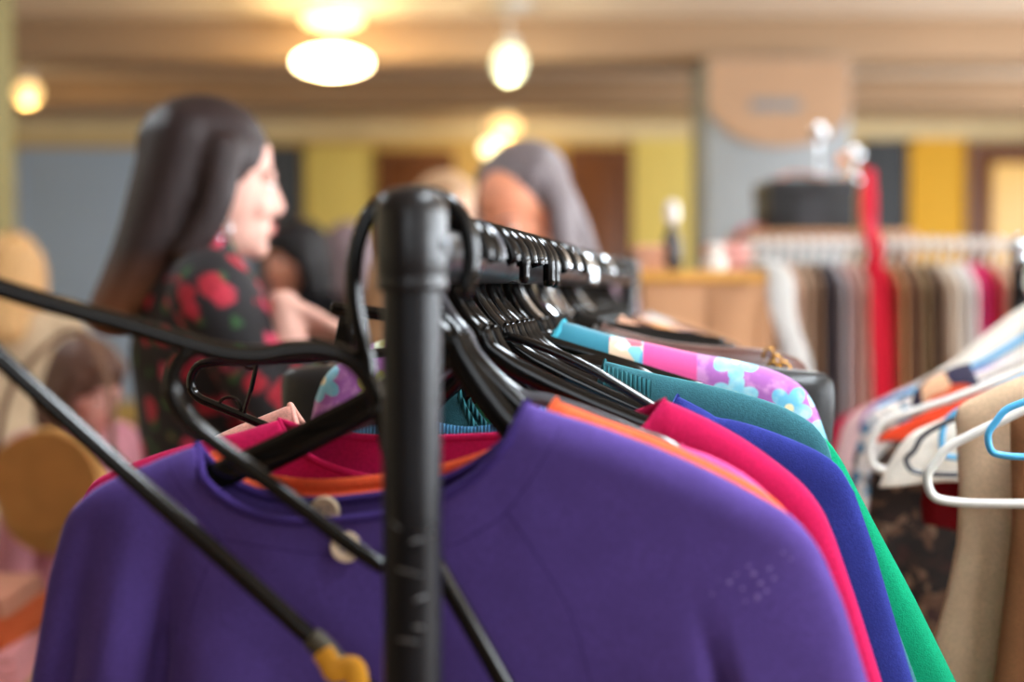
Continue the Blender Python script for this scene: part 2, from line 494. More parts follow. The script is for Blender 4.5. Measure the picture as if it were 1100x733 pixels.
M['green'] = fabric('emerald_knit', srgb(10, 150, 106), sheen=.4, tint=srgb(60, 225, 170))
M['leather_black'] = plain('black_leather', srgb(24, 23, 24), .4, 0, .4, .7, 30, 0, .3, 160)
M['leather_brown'] = plain('brown_leather', srgb(92, 54, 46), .4, 0, .5, .6, 24, 0, .3, 160)
M['gold'] = plain('brass', srgb(214, 160, 74), .25, 1, .5, .85)
def floral():
    t = NT('floral_panel_knit'); sx = t.n('ShaderNodeSeparateXYZ'); t.l(t.co(), sx.inputs[0])
    K = 23
    cx = t.n('ShaderNodeCombineXYZ'); t.l(t.math('MULTIPLY', sx.outputs[0], K), cx.inputs[0]); t.l(t.math('MULTIPLY', sx.outputs[2], K), cx.inputs[1])
    vo = t.n('ShaderNodeTexVoronoi', feature='F1', voronoi_dimensions='2D'); vo.inputs['Scale'].default_value = 1; vo.inputs['Randomness'].default_value = .7
    t.l(cx.outputs[0], vo.inputs['Vector'])
    sc = t.n('ShaderNodeSeparateColor'); t.l(vo.outputs['Color'], sc.inputs[0])
    df = t.n('ShaderNodeVectorMath', operation='SUBTRACT'); t.l(cx.outputs[0], df.inputs[0]); t.l(vo.outputs['Position'], df.inputs[1])
    ds = t.n('ShaderNodeSeparateXYZ'); t.l(df.outputs[0], ds.inputs[0])
    ang = t.math('ARCTAN2', ds.outputs[1], ds.outputs[0]); lob = t.math('ABSOLUTE', t.math('COSINE', t.math('MULTIPLY', t.math('ADD', ang, t.math('MULTIPLY', sc.outputs[1], 6)), 2.5)))
    rad = t.math('ADD', t.math('MULTIPLY', lob, .22), .27)
    inside = t.math('LESS_THAN', vo.outputs['Distance'], rad)
    pz = t.n('ShaderNodeSeparateXYZ'); t.l(vo.outputs['Position'], pz.inputs[0])
    zone = t.math('GREATER_THAN', pz.outputs[0], .150 * K); zoneb = t.math('LESS_THAN', pz.outputs[0], -.12 * K)
    mask = t.math('MULTIPLY', inside, t.math('MAXIMUM', zone, zoneb))
    wash = t.noise(70, 3)
    petals = t.ramp(sc.outputs[0], [(0, srgb(124, 196, 220)), (.45, srgb(98, 176, 208)), (.66, srgb(160, 152, 74)), (.84, srgb(140, 206, 226))], 'CONSTANT')
    petals = t.mix(t.ramp(wash.outputs[0], [(.45, (0, 0, 0, 1)), (.7, (.6, .6, .6, 1))]), petals, srgb(206, 226, 226))
    petals = t.mix(t.math('LESS_THAN', vo.outputs['Distance'], .10), petals, srgb(238, 220, 176))
    small = t.n('ShaderNodeTexVoronoi'); small.inputs['Scale'].default_value = 90; t.l(t.co(), small.inputs['Vector'])
    s2 = t.n('ShaderNodeSeparateColor'); t.l(small.outputs['Color'], s2.inputs[0])
    mixed = t.ramp(s2.outputs[1], [(0, srgb(222, 190, 160)), (.25, srgb(96, 160, 200)), (.5, srgb(200, 90, 110)), (.7, srgb(120, 190, 200)), (.85, srgb(230, 215, 200))], 'CONSTANT')
    mr = t.n('ShaderNodeMapRange'); mr.inputs[1].default_value = -.25; mr.inputs[2].default_value = .25; t.l(sx.outputs[0], mr.inputs[0])
    X = lambda x: (x + .25) / .5
    fB = t.ramp(mr.outputs[0], [(0, (1, 1, 1, 1)), (X(-.10), (0, 0, 0, 1)), (X(.147), (1, 1, 1, 1))], 'CONSTANT')
    fA = t.ramp(mr.outputs[0], [(0, (0, 0, 0, 1)), (X(.068), (1, 1, 1, 1)), (X(.098), (0, 0, 0, 1))], 'CONSTANT')
    fT = t.ramp(mr.outputs[0], [(0, (0, 0, 0, 1)), (X(-.05), (1, 1, 1, 1)), (X(.068), (0, 0, 0, 1))], 'CONSTANT')
    vio = t.mix(t.ramp(wash.outputs[0], [(.5, (0, 0, 0, 1)), (.62, (1, 1, 1, 1))]), srgb(164, 92, 170), srgb(196, 130, 190)); c = t.mix(fB, srgb(222, 72, 144), vio); c = t.mix(mask, c, petals); c = t.mix(fA, c, mixed); c = t.mix(fT, c, srgb(30, 116, 136))
    t.color(c); t.set('Roughness', .85); t.set('Sheen Weight', .3); t.bump(t.noise(700, 2).outputs[0], .2, .001); return t.m
M['floral'] = floral()
M['floral_trim'] = fabric('aqua_trim', srgb(70, 170, 190))

# ------------------------------------------------------------------ the near clothes rack
ZR = CAMZ + .0188
R1 = Rail(-.17212, .14725, ZR, .0165)
D0, D1 = .79, 2.62
rack = tag(empty('clothes_rack', (R1.p(D0).x, D0, 0), R1.rz), 'black pipe clothes rail with scuffed upright, crowded with bright jumpers on hangers', 'clothes rack')
RL = (D1 - D0) / math.cos(-R1.rz)
zr = ZR
m = MB(); m.sweep([V(0, .018, zr), V(0, RL - .018, zr)], .0165, seg=32, cap=False); m.build('top_rail', M['paint'], rack)
for yy in (0, RL):
    p = MB(); p.lathe([(.0001, .06), (.0165, .06), (.0165, zr - .02), (.0001, zr - .02)], (0, yy, 0), 36); up = p.build('upright', M['paint'], rack, smooth=50)
    if yy == 0:
        s = MB(); rnd = random.Random(5)
        for (dx, z, w, a) in ((.006, -.158, .0035, .2), (.002, -.1755, .007, -.25), (.008, -.190, .0035, .3), (.007, -.206, .003, -.2), (-.006, -.150, .003, -.5), (.001, -.2135, .006, -.1)):
            ang = -PI / 2 + math.asin(dx / .0166)
            for q in (0,):
                pts = []
                for k in range(5):
                    u = (k / 4 - .5) * 2 * w; aa = ang + u / .0166
                    pts.append(V(.01655 * math.cos(aa), .01655 * math.sin(aa), zr + z + u * a))
                s.sweep(pts, [.0006, .0017, .0022, .0014, .0006], [.0003] * 5, None, 8)
        s.build('paint_scratch', M['scuff'], up)
    f = MB(); f.lathe([(.0001, -.0215), (.0190, -.0215), (.0198, -.0195), (.0200, -.0165), (.0193, -.0145), (.0200, -.012), (.0202, 0), (.0200, .022), (.0188, .029), (.0155, .0335), (.010, .0360), (.0001, .0372)], (0, yy, zr), 40)
    sg = 1 if yy == 0 else -1
    f.sweep([V(0, yy, zr), V(0, yy + sg * .022, zr), V(0, yy + sg * .030, zr)], .0188, seg=32, cap=False)
    fo = f.build('corner_fitting', M['fitting'], rack, smooth=45)
    sc = MB(); sc.lathe([(.0001, .0025), (.003, .0025), (.0042, .001), (.0042, 0)], (0, 0, 0), 16, M=Matrix.Translation(V(.0195, yy - .004, zr + .004)) @ Euler((0, PI / 2, 0)).to_matrix().to_4x4()); sc.build('set_screw', M['scuff'], fo)
    b = MB(); b.sweep([V(-.26, yy, .075), V(.26, yy, .075)], .0165, seg=24); b.build('base_bar', M['paint'], rack)
    for sx in (-.24, .24):
        w = MB(); w.sweep([V(sx - .012, yy, .028), V(sx + .012, yy, .028)], .028, seg=24, cap=False); w.box((sx - .016, yy - .012, .03), (sx + .016, yy + .012, .07), bev=.003)
        w.build('caster', M['black'], rack)
b = MB(); b.sweep([V(0, 0, .075), V(0, RL, .075)], .0125, seg=20); b.build('floor_brace', M['paint'], rack)

# ------------------------------------------------------------------ garments on the near rack (outline points are read off the photograph, each at its own depth)
def L1(d, lst): return R1.pts(lst, d)
def dz(d, y0, y1): return abs(R1.loc(550, y0, d).z - R1.loc(550, y1, d).z)
BH = M['black']; BH2 = M['black2']
def jumper(d, name, label, cat, mat, right, rside, left=None, lside=None, fs=.05, bs=.02, tf=.014, tb=.014, hem=-.62, hanger=('black', 'black plastic hanger'), hl='', collar=None, cmat=None, seams=(), hemb=None, bar=True, foldamp=.6, seed=1, sq=2.0, folds=None, ha=.0075, drop=.0145):
    Rr, Rs = L1(d, right), L1(d, rside)
    Ll = L1(d, left) if left else None; Ls = L1(d, lside) if lside else None
    sh = Shape(Rr, Rs, Ll, Ls, fs, bs, tf, tb, hem, folds, seed=seed, foldamp=foldamp, sq=sq, cap=1.6 if folds else 1.08, sleeves=name != 'vest_top')
    o = garment(R1, d, name, label, cat, mat, sh, collar, cmat, hemb, seams, group=None)
    if hanger: shoulder_hanger(R1, d, 'coat_hanger', hl, sh.right, sh.left, M[hanger[0]], bar=bar, a=ha, drop=drop)
    return o, sh

d = .90
P = lambda *a: L1(.90, a)
seams = [(P((474, 586), (500, 577), (530, 560), (549, 546)), .0006), (P((549, 546), (575, 510), (600, 468), (607, 452)), .0006),
         (P((549, 546), (580, 590), (615, 650), (640, 733), (655, 800)), .0006), (P((402, 592), (350, 590), (300, 584), (246, 574)), .0006),
         (P((246, 574), (215, 535), (190, 500)), .0006), (P((246, 574), (220, 640), (205, 733), (195, 800)), .0006)]
folds = [(-.452, .018, 1.5, .04, .01), (-.395, .026, -1.3, .05, 0), (-.335, .022, 1.4, .08, .01), (-.25, .05, -.9, .15, .02), (-.02, .07, .6, .3, 0), (.22, .06, .7, .3, .02), (.36, .035, -.8, .2, .0), (.44, .03, .7, .2, 0)]
pj, psh = jumper(.90, 'jumper', 'purple jersey jumper with two pale buttons hanging behind the scuffed black upright', 'jumper', M['purple'],
    [(566, 434), (600, 446), (640, 458), (700, 480), (760, 506), (812, 533), (850, 556), (872, 580), (886, 604)], [(886, 604), (906, 652), (931, 733), (955, 830)],
    [(212, 479), (180, 491), (150, 504), (115, 519), (92, 535), (76, 552), (68, 568)], [(68, 568), (54, 620), (35, 733), (20, 830)],
    fs=.058, bs=.048, tf=.020, tb=.010, hl='broad glossy black hanger holding the purple jumper', hanger=('black2', ''), collar=(.0032, .0032), cmat=M['purple_dark'], seams=seams, folds=folds, sq=2.6, hemb=M['lilac'], ha=.009, drop=.0165)
bv = psh.bvh()
for (x, y) in ((337, 556), (371, 588)):
    q = R1.loc(x, y, .88); h = bv.ray_cast(V(q.x, -1, q.z), V(0, 1, 0)); c = h[0] if h[0] else q
    b = MB(); b.lathe([(.0001, -.0012), (.0088, -.0012), (.0100, 0), (.0100, .0014), (.0085, .0024), (.0066, .0016), (.0001, .0013)], (0, 0, 0), 28, M=Matrix.Translation(c + V(0, -.0022, 0)) @ Euler((PI / 2, 0, 0)).to_matrix().to_4x4())
    bo = b.build('button', M['bone'], pj)
    t = MB()
    for sx, sz in ((-1, -1), (1, 1), (-1, 1), (1, -1)): t.ell(c + V(sx * .0022, -.0044, sz * .0022), (.0009, .0006, .0009), seg=8, rings=6)
    t.build('thread', M['purple_dark'], bo)
fl = MB(); rnd = random.Random(11)
for (x, y, r) in ((783, 620, 7), (797, 627, 5), (808, 612, 8), (815, 622, 7), (812, 637, 8), (825, 607, 6), (830, 617, 5), (840, 590, 5), (765, 632, 5), (803, 603, 5), (822, 630, 5), (790, 612, 4), (848, 597, 3), (800, 640, 4), (772, 618, 3)):
    q = R1.loc(x, y, .90); h = bv.ray_cast(V(q.x, -1, q.z), V(0, 1, 0))
    if h[0]:
        rr = r / 1700 * .62; fl.ell(h[0], (rr * rnd.uniform(.8, 1.3), .0011, rr * rnd.uniform(.7, 1.2)), seg=10, rings=6, rot=(0, rnd.uniform(-.8, .8), 0))
fl.build('worn_print', M['fleck'], pj)

jumper(.932, 'jumper', 'coral orange fine jumper edging out behind the purple jumper', 'jumper', M['coral'],
    [(598, 432), (650, 452), (700, 470), (760, 497), (815, 526), (842, 548), (866, 585)], [(866, 585), (890, 650), (910, 733)],
    [(235, 484), (190, 503), (150, 520), (112, 545), (96, 580)], [(96, 580), (75, 650), (60, 733)],
    fs=.044, bs=.036, tf=.012, tb=.010, hl='dark hanger holding the coral orange jumper', hanger=('black2', ''), collar=(.0040, .0018), cmat=M['coral'], sq=2.6, foldamp=.3)
jumper(.960, 'vest_top', 'rose pink wide-necked top between the coral and magenta jumpers', 'top', M['rose'],
    [(733, 481), (760, 490), (795, 508), (825, 532), (842, 552), (856, 580)], [(856, 580), (880, 650), (905, 733)],
    [(250, 500), (215, 512), (180, 528), (140, 552), (125, 585)], [(125, 585), (105, 650), (90, 733)],
    fs=.05, bs=.045, tf=.011, tb=.011, hl='', hanger=None, collar=(.0026, .0016), cmat=M['rose'], sq=3.2, foldamp=.3)
d = .960
shoulder_hanger(R1, d, 'coat_hanger', 'slim grey hanger holding the rose pink top', L1(d, [(560, 408), (600, 424), (640, 441), (690, 463), (731, 480), (740, 489), (795, 516), (835, 548)]), L1(d, [(420, 428), (340, 466), (250, 504), (180, 530), (145, 552)]), M['grey_plastic'], a=.0046, b=.0026, drop=.003, bar=False)
hp, hsh = jumper(1.015, 'jumper', 'magenta pink felted jumper with a stand-up neck in front of the royal blue jumper', 'jumper', M['hot'],
    [(714, 431), (735, 440), (765, 454), (800, 474), (835, 499), (862, 522), (882, 548), (896, 580)], [(896, 580), (920, 650), (946, 733), (965, 800)],
    [(300, 452), (255, 466), (212, 476), (165, 490), (125, 506), (102, 518), (88, 540), (84, 556)], [(84, 556), (74, 620), (60, 733)],
    fs=.050, bs=.020, tf=.016, tb=.012, hl='black plastic hanger holding the magenta pink jumper', collar=(.0030, .0016), cmat=M['hot'], sq=2.4, foldamp=.25,
    seams=[(L1(1.015, [(734, 440), (722, 462), (708, 484)]), .0008)])
jumper(1.052, 'jumper', 'sky blue ribbed-neck jumper showing inside the neck of the magenta jumper', 'jumper', M['sky'],
    [(598, 417), (625, 428), (655, 443), (690, 462), (730, 486), (790, 520), (830, 560)], [(830, 560), (850, 640), (865, 733)],
    [(430, 430), (380, 452), (330, 478), (270, 505), (200, 540), (170, 575)], [(170, 575), (160, 640), (150, 733)],
    fs=.040, bs=.030, tf=.012, tb=.010, hl='black hanger holding the sky blue ribbed jumper', collar=(.0055, .0018), cmat=M['sky'], sq=2.2, foldamp=.3)
jumper(1.088, 'cardigan', 'peach mohair cardigan with a fuzzy pale shoulder near the tilted bare hanger', 'cardigan', M['peach'],
    [(560, 430), (600, 446), (660, 475), (720, 505), (780, 545), (800, 580)], [(800, 580), (815, 650), (825, 733)],
    [(312, 436), (285, 447), (250, 461), (215, 478), (180, 500), (160, 530), (150, 560)], [(150, 560), (140, 640), (130, 733)],
    fs=.05, bs=.045, tf=.010, tb=.009, hl='black hanger holding the peach mohair cardigan', hanger=None, collar=(.003, .003), cmat=M['peach'], sq=2.6, foldamp=.3)
jumper(1.112, 'jumper', 'royal blue collared jumper between the magenta and teal jumpers', 'jumper', M['royal'],
    [(728, 427), (748, 437), (768, 449), (785, 452), (812, 459), (850, 473), (880, 487), (900, 502), (917, 530)], [(917, 530), (938, 590), (962, 672), (980, 733), (1000, 800)],
    [(405, 445), (350, 470), (300, 495), (250, 520), (220, 560)], [(220, 560), (205, 640), (195, 733)],
    fs=.060, bs=.055, tf=.011, tb=.011, hl='black hanger holding the royal blue jumper', hanger=('black', ''), collar=(.0030, .0018), cmat=M['royal'], sq=3, foldamp=.35)
jumper(1.142, 'jumper', 'dark teal lambswool jumper with ribbed neck behind the royal blue one', 'jumper', M['teal'],
    [(650, 389), (685, 398), (701, 402), (740, 410), (790, 422), (830, 434), (858, 447), (876, 460), (888, 478), (893, 496)], [(893, 496), (915, 550), (950, 640), (984, 733), (1005, 800)],
    [(490, 398), (430, 428), (370, 462), (320, 490), (290, 520), (275, 550)], [(275, 550), (260, 640), (250, 733)], fs=.075, bs=.065, tf=.012, tb=.012, hl='black hanger holding the dark teal jumper', collar=(.003, .0018), cmat=M['teal_rib'], foldamp=.3)
jumper(1.178, 'jumper', 'emerald green jumper whose sleeve hangs past the royal blue sleeve', 'jumper', M['green'],
    [(660, 402), (720, 416), (780, 430), (840, 448), (872, 462), (890, 476), (906, 500)], [(906, 500), (935, 556), (980, 640), (1026, 733), (1060, 800)],
    [(500, 402), (440, 432), (385, 466), (335, 495), (305, 525), (290, 555)], [(290, 555), (280, 640), (270, 733)], fs=.075, bs=.065, tf=.014, tb=.012, hl='black hanger holding the emerald green jumper', collar=(.003, .0018), foldamp=.25)
rj = [o for o in COL.objects if o.get('label', '').startswith('royal blue')][0]
saddle([p + V(0, 0, -.013) for p in catmull(L1(1.112, [(727, 432), (740, 436), (755, 443), (768, 451)]), 8)], .0155, .0098).build('collar_band', M['royal'], rj)
tj = [o for o in COL.objects if o.get('label', '').startswith('dark teal')][0]
pp = catmull(L1(1.142, [(649, 391), (664, 395), (682, 400), (700, 405)]), 22); n = len(pp)
saddle([p + V(0, 0, -.016) for p in pp], [.0172 + .0003 * math.sin(i * PI / 1.5) for i in range(n)], [.0118 + .0003 * math.sin(i * PI / 1.5) for i in range(n)]).build('neck_rib', M['teal_rib'], tj)
jumper(1.33, 'tunic', 'knitted tunic patched in teal, pink and blue flowers on violet', 'tunic', M['floral'],
    [(606, 346), (630, 353), (657, 361), (700, 370), (750, 381), (790, 388), (825, 397), (850, 408), (866, 422), (877, 442)], [(877, 442), (890, 480), (905, 560), (920, 640)],
    [(500, 352), (450, 360), (400, 370), (368, 388), (350, 405), (340, 428)], [(340, 428), (330, 480), (322, 560)],
    fs=.03, bs=.02, tf=.022, tb=.016, hl='black hanger holding the flower-patched tunic', collar=(.003, .003), cmat=M['floral_trim'], hemb=M['floral_trim'], foldamp=.3)
jumper(1.43, 'jacket', 'black leather jacket whose stiff shoulder shows beyond the flower-patched tunic', 'jacket', M['leather_black'],
    [(640, 352), (700, 371), (760, 384), (830, 395), (872, 400), (890, 404), (896, 420), (894, 445)], [(894, 445), (890, 500), (890, 560)],
    None, None, fs=.05, bs=.02, tf=.03, tb=.02, hl='black hanger holding the black leather jacket', foldamp=.5, collar=(.0045, .002))
jk, _ = jumper(1.53, 'jacket', 'brown leather jacket with brass trim behind the black leather jacket', 'jacket', M['leather_brown'],
    [(650, 350), (700, 364), (760, 372), (800, 374), (845, 381), (866, 394), (870, 420)], [(872, 420), (872, 480), (875, 540)],
    None, None, fs=.05, bs=.02, tf=.03, tb=.02, hl='black hanger holding the brown leather jacket', foldamp=.6, collar=(.0045, .002))
g = MB()
for (x, y) in ((826, 385), (834, 392), (842, 399), (830, 398)):
    q = R1.loc(x, y, 1.51); h = _.bvh().ray_cast(V(q.x, -1, q.z), V(0, 1, 0)); c = h[0] or q
    g.sweep([c + V(.006 * math.cos(k * PI / 6), -.002, .010 * math.sin(k * PI / 6)) for k in range(12)], .0016, closed=True)
g.build('buckle_trim', M['gold'], jk)
# bare hangers between the garments, hooks showing along the rail
def sl(w, z0=-.075, z1=-.135): return [V(.035, 0, z0), V(.10, 0, z0 - .018), V(w - .03, 0, z1 - .012), V(w, 0, z1 - .03)]
bare = [(1.21, 'bare black hanger next behind the emerald green jumper', .20), (1.238, 'bare black hanger, third behind the green jumper', .205), (1.264, 'bare black hanger with long hook tip in front of the tunic', .2)]
for dd, lb, w in bare:
    S_ = sl(w, -.078, -.145)
    shoulder_hanger(R1, dd, 'coat_hanger', lb, S_, mirror(S_), BH, drop=.0, tipz=-.0155, group=None)
# skirts and trousers on clip hangers in the far half of the rail
SK = [(1.615, 'apricot', srgb(226, 164, 116), 'apricot skirt clipped up behind the brown leather jacket'), (1.665, 'black', srgb(34, 32, 36), 'black skirt clipped up directly behind the apricot one')]
for i, (dd, nm, col, lb) in enumerate(SK):
    w = .188 - .012 * i; z = -.071 + .004 * i
    clip_hanger(R1, dd, 'clip_hanger', 'chrome-hooked clip hanger holding the %s skirt' % nm, w, z, M['black'], M['chrome'], hmat=M["chrome"]).rotation_euler = (0, .06, R1.rz)
    top = [V(.01, 0, z - .030), V(w * .5, 0, z - .030), V(w * .9, 0, z - .030), V(w * .97, 0, z - .032), V(w, 0, z - .045)]
    sh = Shape(top, [V(w, 0, z - .045), V(w + .02, 0, z - .3), V(w + .035, 0, z - .55)], fscoop=0, bscoop=0, tf=.0035, tb=.0035, hem=-.75, seed=i + 3, foldamp=.4, rf=.012)
    sk = garment(R1, dd, 'skirt', lb, 'skirt', fabric('skirt_' + nm, col, sheen=.2), sh, None)
    wb = MB(); wb.box((-w * .9, -.0045, z - .055), (w * .9, .0045, z - .033), bev=.002); wb.build('waistband', fabric('waist_' + nm, dark(col, .8)), sk)
TP = [(1.72, 'peach', srgb(232, 178, 148)), (1.78, 'black', srgb(30, 28, 32)), (1.845, 'pinkish beige', srgb(206, 168, 156)), (1.91, 'brown', srgb(92, 60, 50)), (1.98, 'pale orange', srgb(226, 160, 104)), (2.05, 'charcoal', srgb(50, 46, 50)),
      (2.13, 'dusty pink', srgb(220, 176, 166)), (2.215, 'cream', srgb(232, 216, 200)), (2.30, 'navy', srgb(40, 40, 62)), (2.39, 'light blue', srgb(190, 214, 226)), (2.48, 'tan', srgb(196, 146, 108))]
for i, (dd, nm, col) in enumerate(TP):
    q = random.Random(i + 40); w = .205 + q.uniform(-.012, .02); z0 = -.066 + q.uniform(-.006, .012); z1 = -.112 + q.uniform(-.012, .016)
    top = [V(.052, 0, z0), V(.09, 0, z0 * .7 + z1 * .3 + .002), V(w - .04, 0, z1), V(w - .01, 0, z1 - .014), V(w, 0, z1 - .036)]
    sh = Shape(top, [V(w, 0, z1 - .036), V(w + .02, 0, -.35), V(w + .03, 0, -.6)], fscoop=.05, bscoop=.02, tf=.020, tb=.016, hem=-.62 - q.uniform(0, .15), seed=i + 9, foldamp=.4)
    nb = 'the black skirt' if i == 0 else 'the %s top' % TP[i - 1][1]
    garment(R1, dd, 'hanging_top', '%s top on the rear half of the near rail, just behind %s' % (nm, nb), 'top', fabric('rear_top_' + str(i), col, sheen=.2), sh, (.003, .003))
    shoulder_hanger(R1, dd, 'coat_hanger', 'black hanger holding the %s top on the rear half of the near rail' % nm, sh.right, sh.left, M['black2'], hmat=M['chrome'] if i in (3,) else None, a=.006, bar=False, hook=(.0045, .0035))
# chrome hooks with their black bodies just past the focus
for i, dd in enumerate((1.375, 1.485, 1.565)):
    S_ = sl(.19, -.09, -.15)
    shoulder_hanger(R1, dd, 'coat_hanger', ('bare chrome-hooked hanger behind the flower-patched tunic', 'bare chrome-hooked hanger between the two leather jackets', 'bare chrome-hooked hanger between brown jacket and black skirt')[i], S_, mirror(S_), BH2, hmat=M['chrome'], drop=0, hook=(.004, .0035), a=.006)

# ------------------------------------------------------------------ the tilted bare hanger at the upright
DT = .838
yaw = math.radians(4)
tl = tag(empty('coat_hanger', R1.p(DT), yaw), 'big bare black tubular hanger tilted askew beside the scuffed upright, amber tape on its bar', 'hanger')
class Tilt(Rail):
    @property
    def rz(s): return yaw
RT = Tilt(R1.x0, R1.k, R1.z)
T = lambda *a: [RT.loc(x, y, DT) for x, y in a]
hk = T((500, 312), (505, 290), (505, 262), (498, 236), (480, 216), (452, 208), (424, 211), (401, 226), (387, 252), (380, 285), (380, 320), (386, 355), (394, 385), (396, 402))
m = MB(); m.sweep(catmull(hk, 6), .0052, .0046, YREF, 14); m.build('hook', M['black2'], tl)
A = T((408, 436), (400, 416), (388, 397), (370, 383), (345, 376), (310, 377), (280, 382), (245, 380), (205, 370), (150, 353), (90, 336), (30, 319), (-40, 297), (-85, 284), (-110, 286), (-108, 302), (-85, 318), (-40, 348), (0, 385), (80, 458), (160, 530), (240, 601), (320, 673), (400, 745), (480, 820), (560, 893), (618, 940), (640, 945), (648, 925), (620, 872), (580, 803), (540, 733), (505, 671), (470, 610), (440, 550), (418, 480), (408, 436))
m = MB(); m.sweep(catmull(A, 6), .0058, .0052, YREF, 14, closed=False); m.build('frame', M['black2'], tl)
C = T((215, 372), (198, 382), (187, 398), (184, 416), (192, 438), (210, 458), (240, 482), (285, 516), (330, 550), (375, 585), (420, 612), (468, 618))
m = MB(); m.sweep(catmull(C, 6), .0050, .0046, YREF, 14); m.build('trouser_bar', M['black2'], tl)
q = T((347, 697), (372, 719), (352, 730), (388, 712))
tp = MB(); rib = catmull([q[0] + V(0, -.008, 0), q[0] + V(.004, -.0075, -.006), q[1] + V(-.006, -.0075, 0), q[1] + V(.004, -.0085, .004), q[1] + V(.006, -.009, -.012), q[1] + V(-.010, -.0095, -.022), q[1] + V(-.02, -.0095, -.03)], 6)
tp.sweep(rib, .0065, .0010, YREF, 10); tp.build('amber_tape', M['yellow_tape'], tl)
tp = MB(); tp.sweep(T((338, 688), (352, 701)), .0072, .0066, YREF, 14); tp.sweep(T((352, 702), (366, 715)), .0066, .006, YREF, 14); tp.build('tape_wrap', plain('dark_tape', srgb(60, 52, 30), .5), tl)
# small sharp bare hanger whose rounded end shows in the dress-hanger's notch
d = 1.070
S_ = L1(d, [(580, 372), (640, 392), (700, 420), (760, 452), (790, 470)])
Lh = L1(d, [(470, 372), (400, 384), (330, 388), (270, 388), (228, 390)])
tb_ = tag(empty('coat_hanger', R1.p(d), R1.rz), 'bare thin glossy black hanger with rounded notched end and cross brace', 'hanger')
m = MB(); m.sweep(hook_path(R1.r, .024, .004), .004, .004, YREF, 10); m.build('hook', M['black'], tb_)
fr = L1(d, [(546, 362), (520, 366), (470, 372), (400, 380), (330, 385), (270, 388), (232, 389), (214, 393), (206, 404), (206, 418), (213, 427), (230, 435), (262, 448), (300, 464), (400, 500), (540, 520), (680, 500), (742, 484), (752, 474), (742, 462), (700, 436), (640, 400), (590, 376), (555, 364), (546, 362)])
m = MB(); m.sweep(catmull(fr, 5), .0036, .0033, YREF, 10); m.build('frame', M['black'], tb_)
m = MB(); m.sweep(L1(d, [(276, 389), (270, 418), (261, 447)]), .0020, None, YREF, 8); m.build('brace', M['black'], tb_)
m = MB(); m.sweep(catmull(L1(d, [(234, 437), (238, 430), (248, 427), (256, 431), (259, 441)]), 5), .0014, None, YREF, 8); m.sweep(catmull(L1(d, [(260, 389), (264, 395), (271, 396), (274, 391)]), 5), .0012, None, YREF, 8); m.build('loop', M['black'], tb_)
# black clip hanger end standing up past the rail on the far side of the upright
ch = clip_hanger(R1, 1.288, 'clip_hanger', 'bare black clip hanger hanging askew with its clip raised beside the upright', .172, -.070, M['black2'], M['chrome'])
ch.rotation_euler = (0, math.radians(12), R1.rz)
# ------------------------------------------------------------------ people
def capsule(mb, pts, rads, n=6, seg=16, flat=None, ref=None):
    P = catmull(pts, n); N = len(pts); R = []
    for i in range(len(P)):
        u = i / (len(P) - 1) * (N - 1); k = min(int(u), N - 2); f = u - k; f = f * f * (3 - 2 * f) * .5 + f * .5
        R.append(rads[k] * (1 - f) + rads[k + 1] * f)
    if flat: mb.sweep(P, R, [r * flat for r in R], ref or (1, 0, 0), seg)
    else: mb.sweep(P, R, seg=seg)
def oval(mb, rows, n=6, seg=24):
    """upright trunk: rows of (z, x centre, half depth x, half width y)"""
    c = catmull([V(r[1], 0, r[0]) for r in rows], n); N = len(rows); a, b = [], []
    for i in range(len(c)):
        u = i / (len(c) - 1) * (N - 1); k = min(int(u), N - 2); f = u - k; f = f * f * (3 - 2 * f) * .5 + f * .5
        a.append(rows[k][3] * (1 - f) + rows[k + 1][3] * f); b.append(rows[k][2] * (1 - f) + rows[k + 1][2] * f)
    mb.sweep(c, a, b, (1, 0, 0), seg)
def hand(mb, wrist, direction, palm_n, thumb_side, curl=.5, s=1.0):
    """palm and five bent fingers; direction = where fingers point, palm_n = palm's facing, thumb_side = towards the thumb"""
    D = Vector(direction).normalized(); Nn = Vector(palm_n); Nn = (Nn - D * Nn.dot(D)).normalized(); S = D.cross(Nn).normalized()
    if S.dot(Vector(thumb_side)) < 0: S = -S
    w = Vector(wrist)
    mb.sweep([w - D * .012 * s, w + D * .02 * s, w + D * .05 * s, w + D * .088 * s], [.021 * s, .030 * s, .039 * s, .038 * s], [.016 * s, .0155 * s, .0145 * s, .0115 * s], Nn, 16)
    for k, (off, ln) in enumerate(((.029, .072), (.0100, .080), (-.0095, .075), (-.0285, .059))):
        p = w + D * .086 * s + S * off * s; a = curl * (.30 + .05 * k); pts = [p - D * .02 * s, p]
        dirn = D + S * off * 2.2; dirn.normalize()
        for seg_l in (.44, .31, .25):
            ang = a; dirn = (dirn * math.cos(ang) + Nn * math.sin(ang)).normalized(); dirn = (dirn + D * 0).normalized()
            p = p + dirn * ln * seg_l * s; pts.append(p); a *= 1.05
        mb.sweep(catmull(pts, 4), [(.0092 - .0024 * i / 16) * s for i in range(len(catmull(pts, 4)))], seg=10)
    t0 = w + D * .022 * s + S * .026 * s
    tp = [t0 - S * .012 * s, t0 + (D * .018 + S * .018 + Nn * .006) * s, t0 + (D * .046 + S * .030 + Nn * .014) * s, t0 + (D * .070 + S * .030 + Nn * .022) * s]
    mb.sweep(catmull(tp, 4), [(.0125 - .004 * i / 12) * s for i in range(13)], seg=10)
def skin(name, c):
    t = NT(name); nz = t.noise(26, 4); t.color(t.ramp(nz.outputs[0], [(.3, dark(c, .9)), (.7, c)]))
    t.set('Roughness', .55); t.set('Subsurface Weight', .08); t.set('Subsurface Radius', (.02, .008, .004)); t.set('Specular IOR Level', .3)
    t.bump(t.noise(300, 2).outputs[0], .05, .001); return t.m
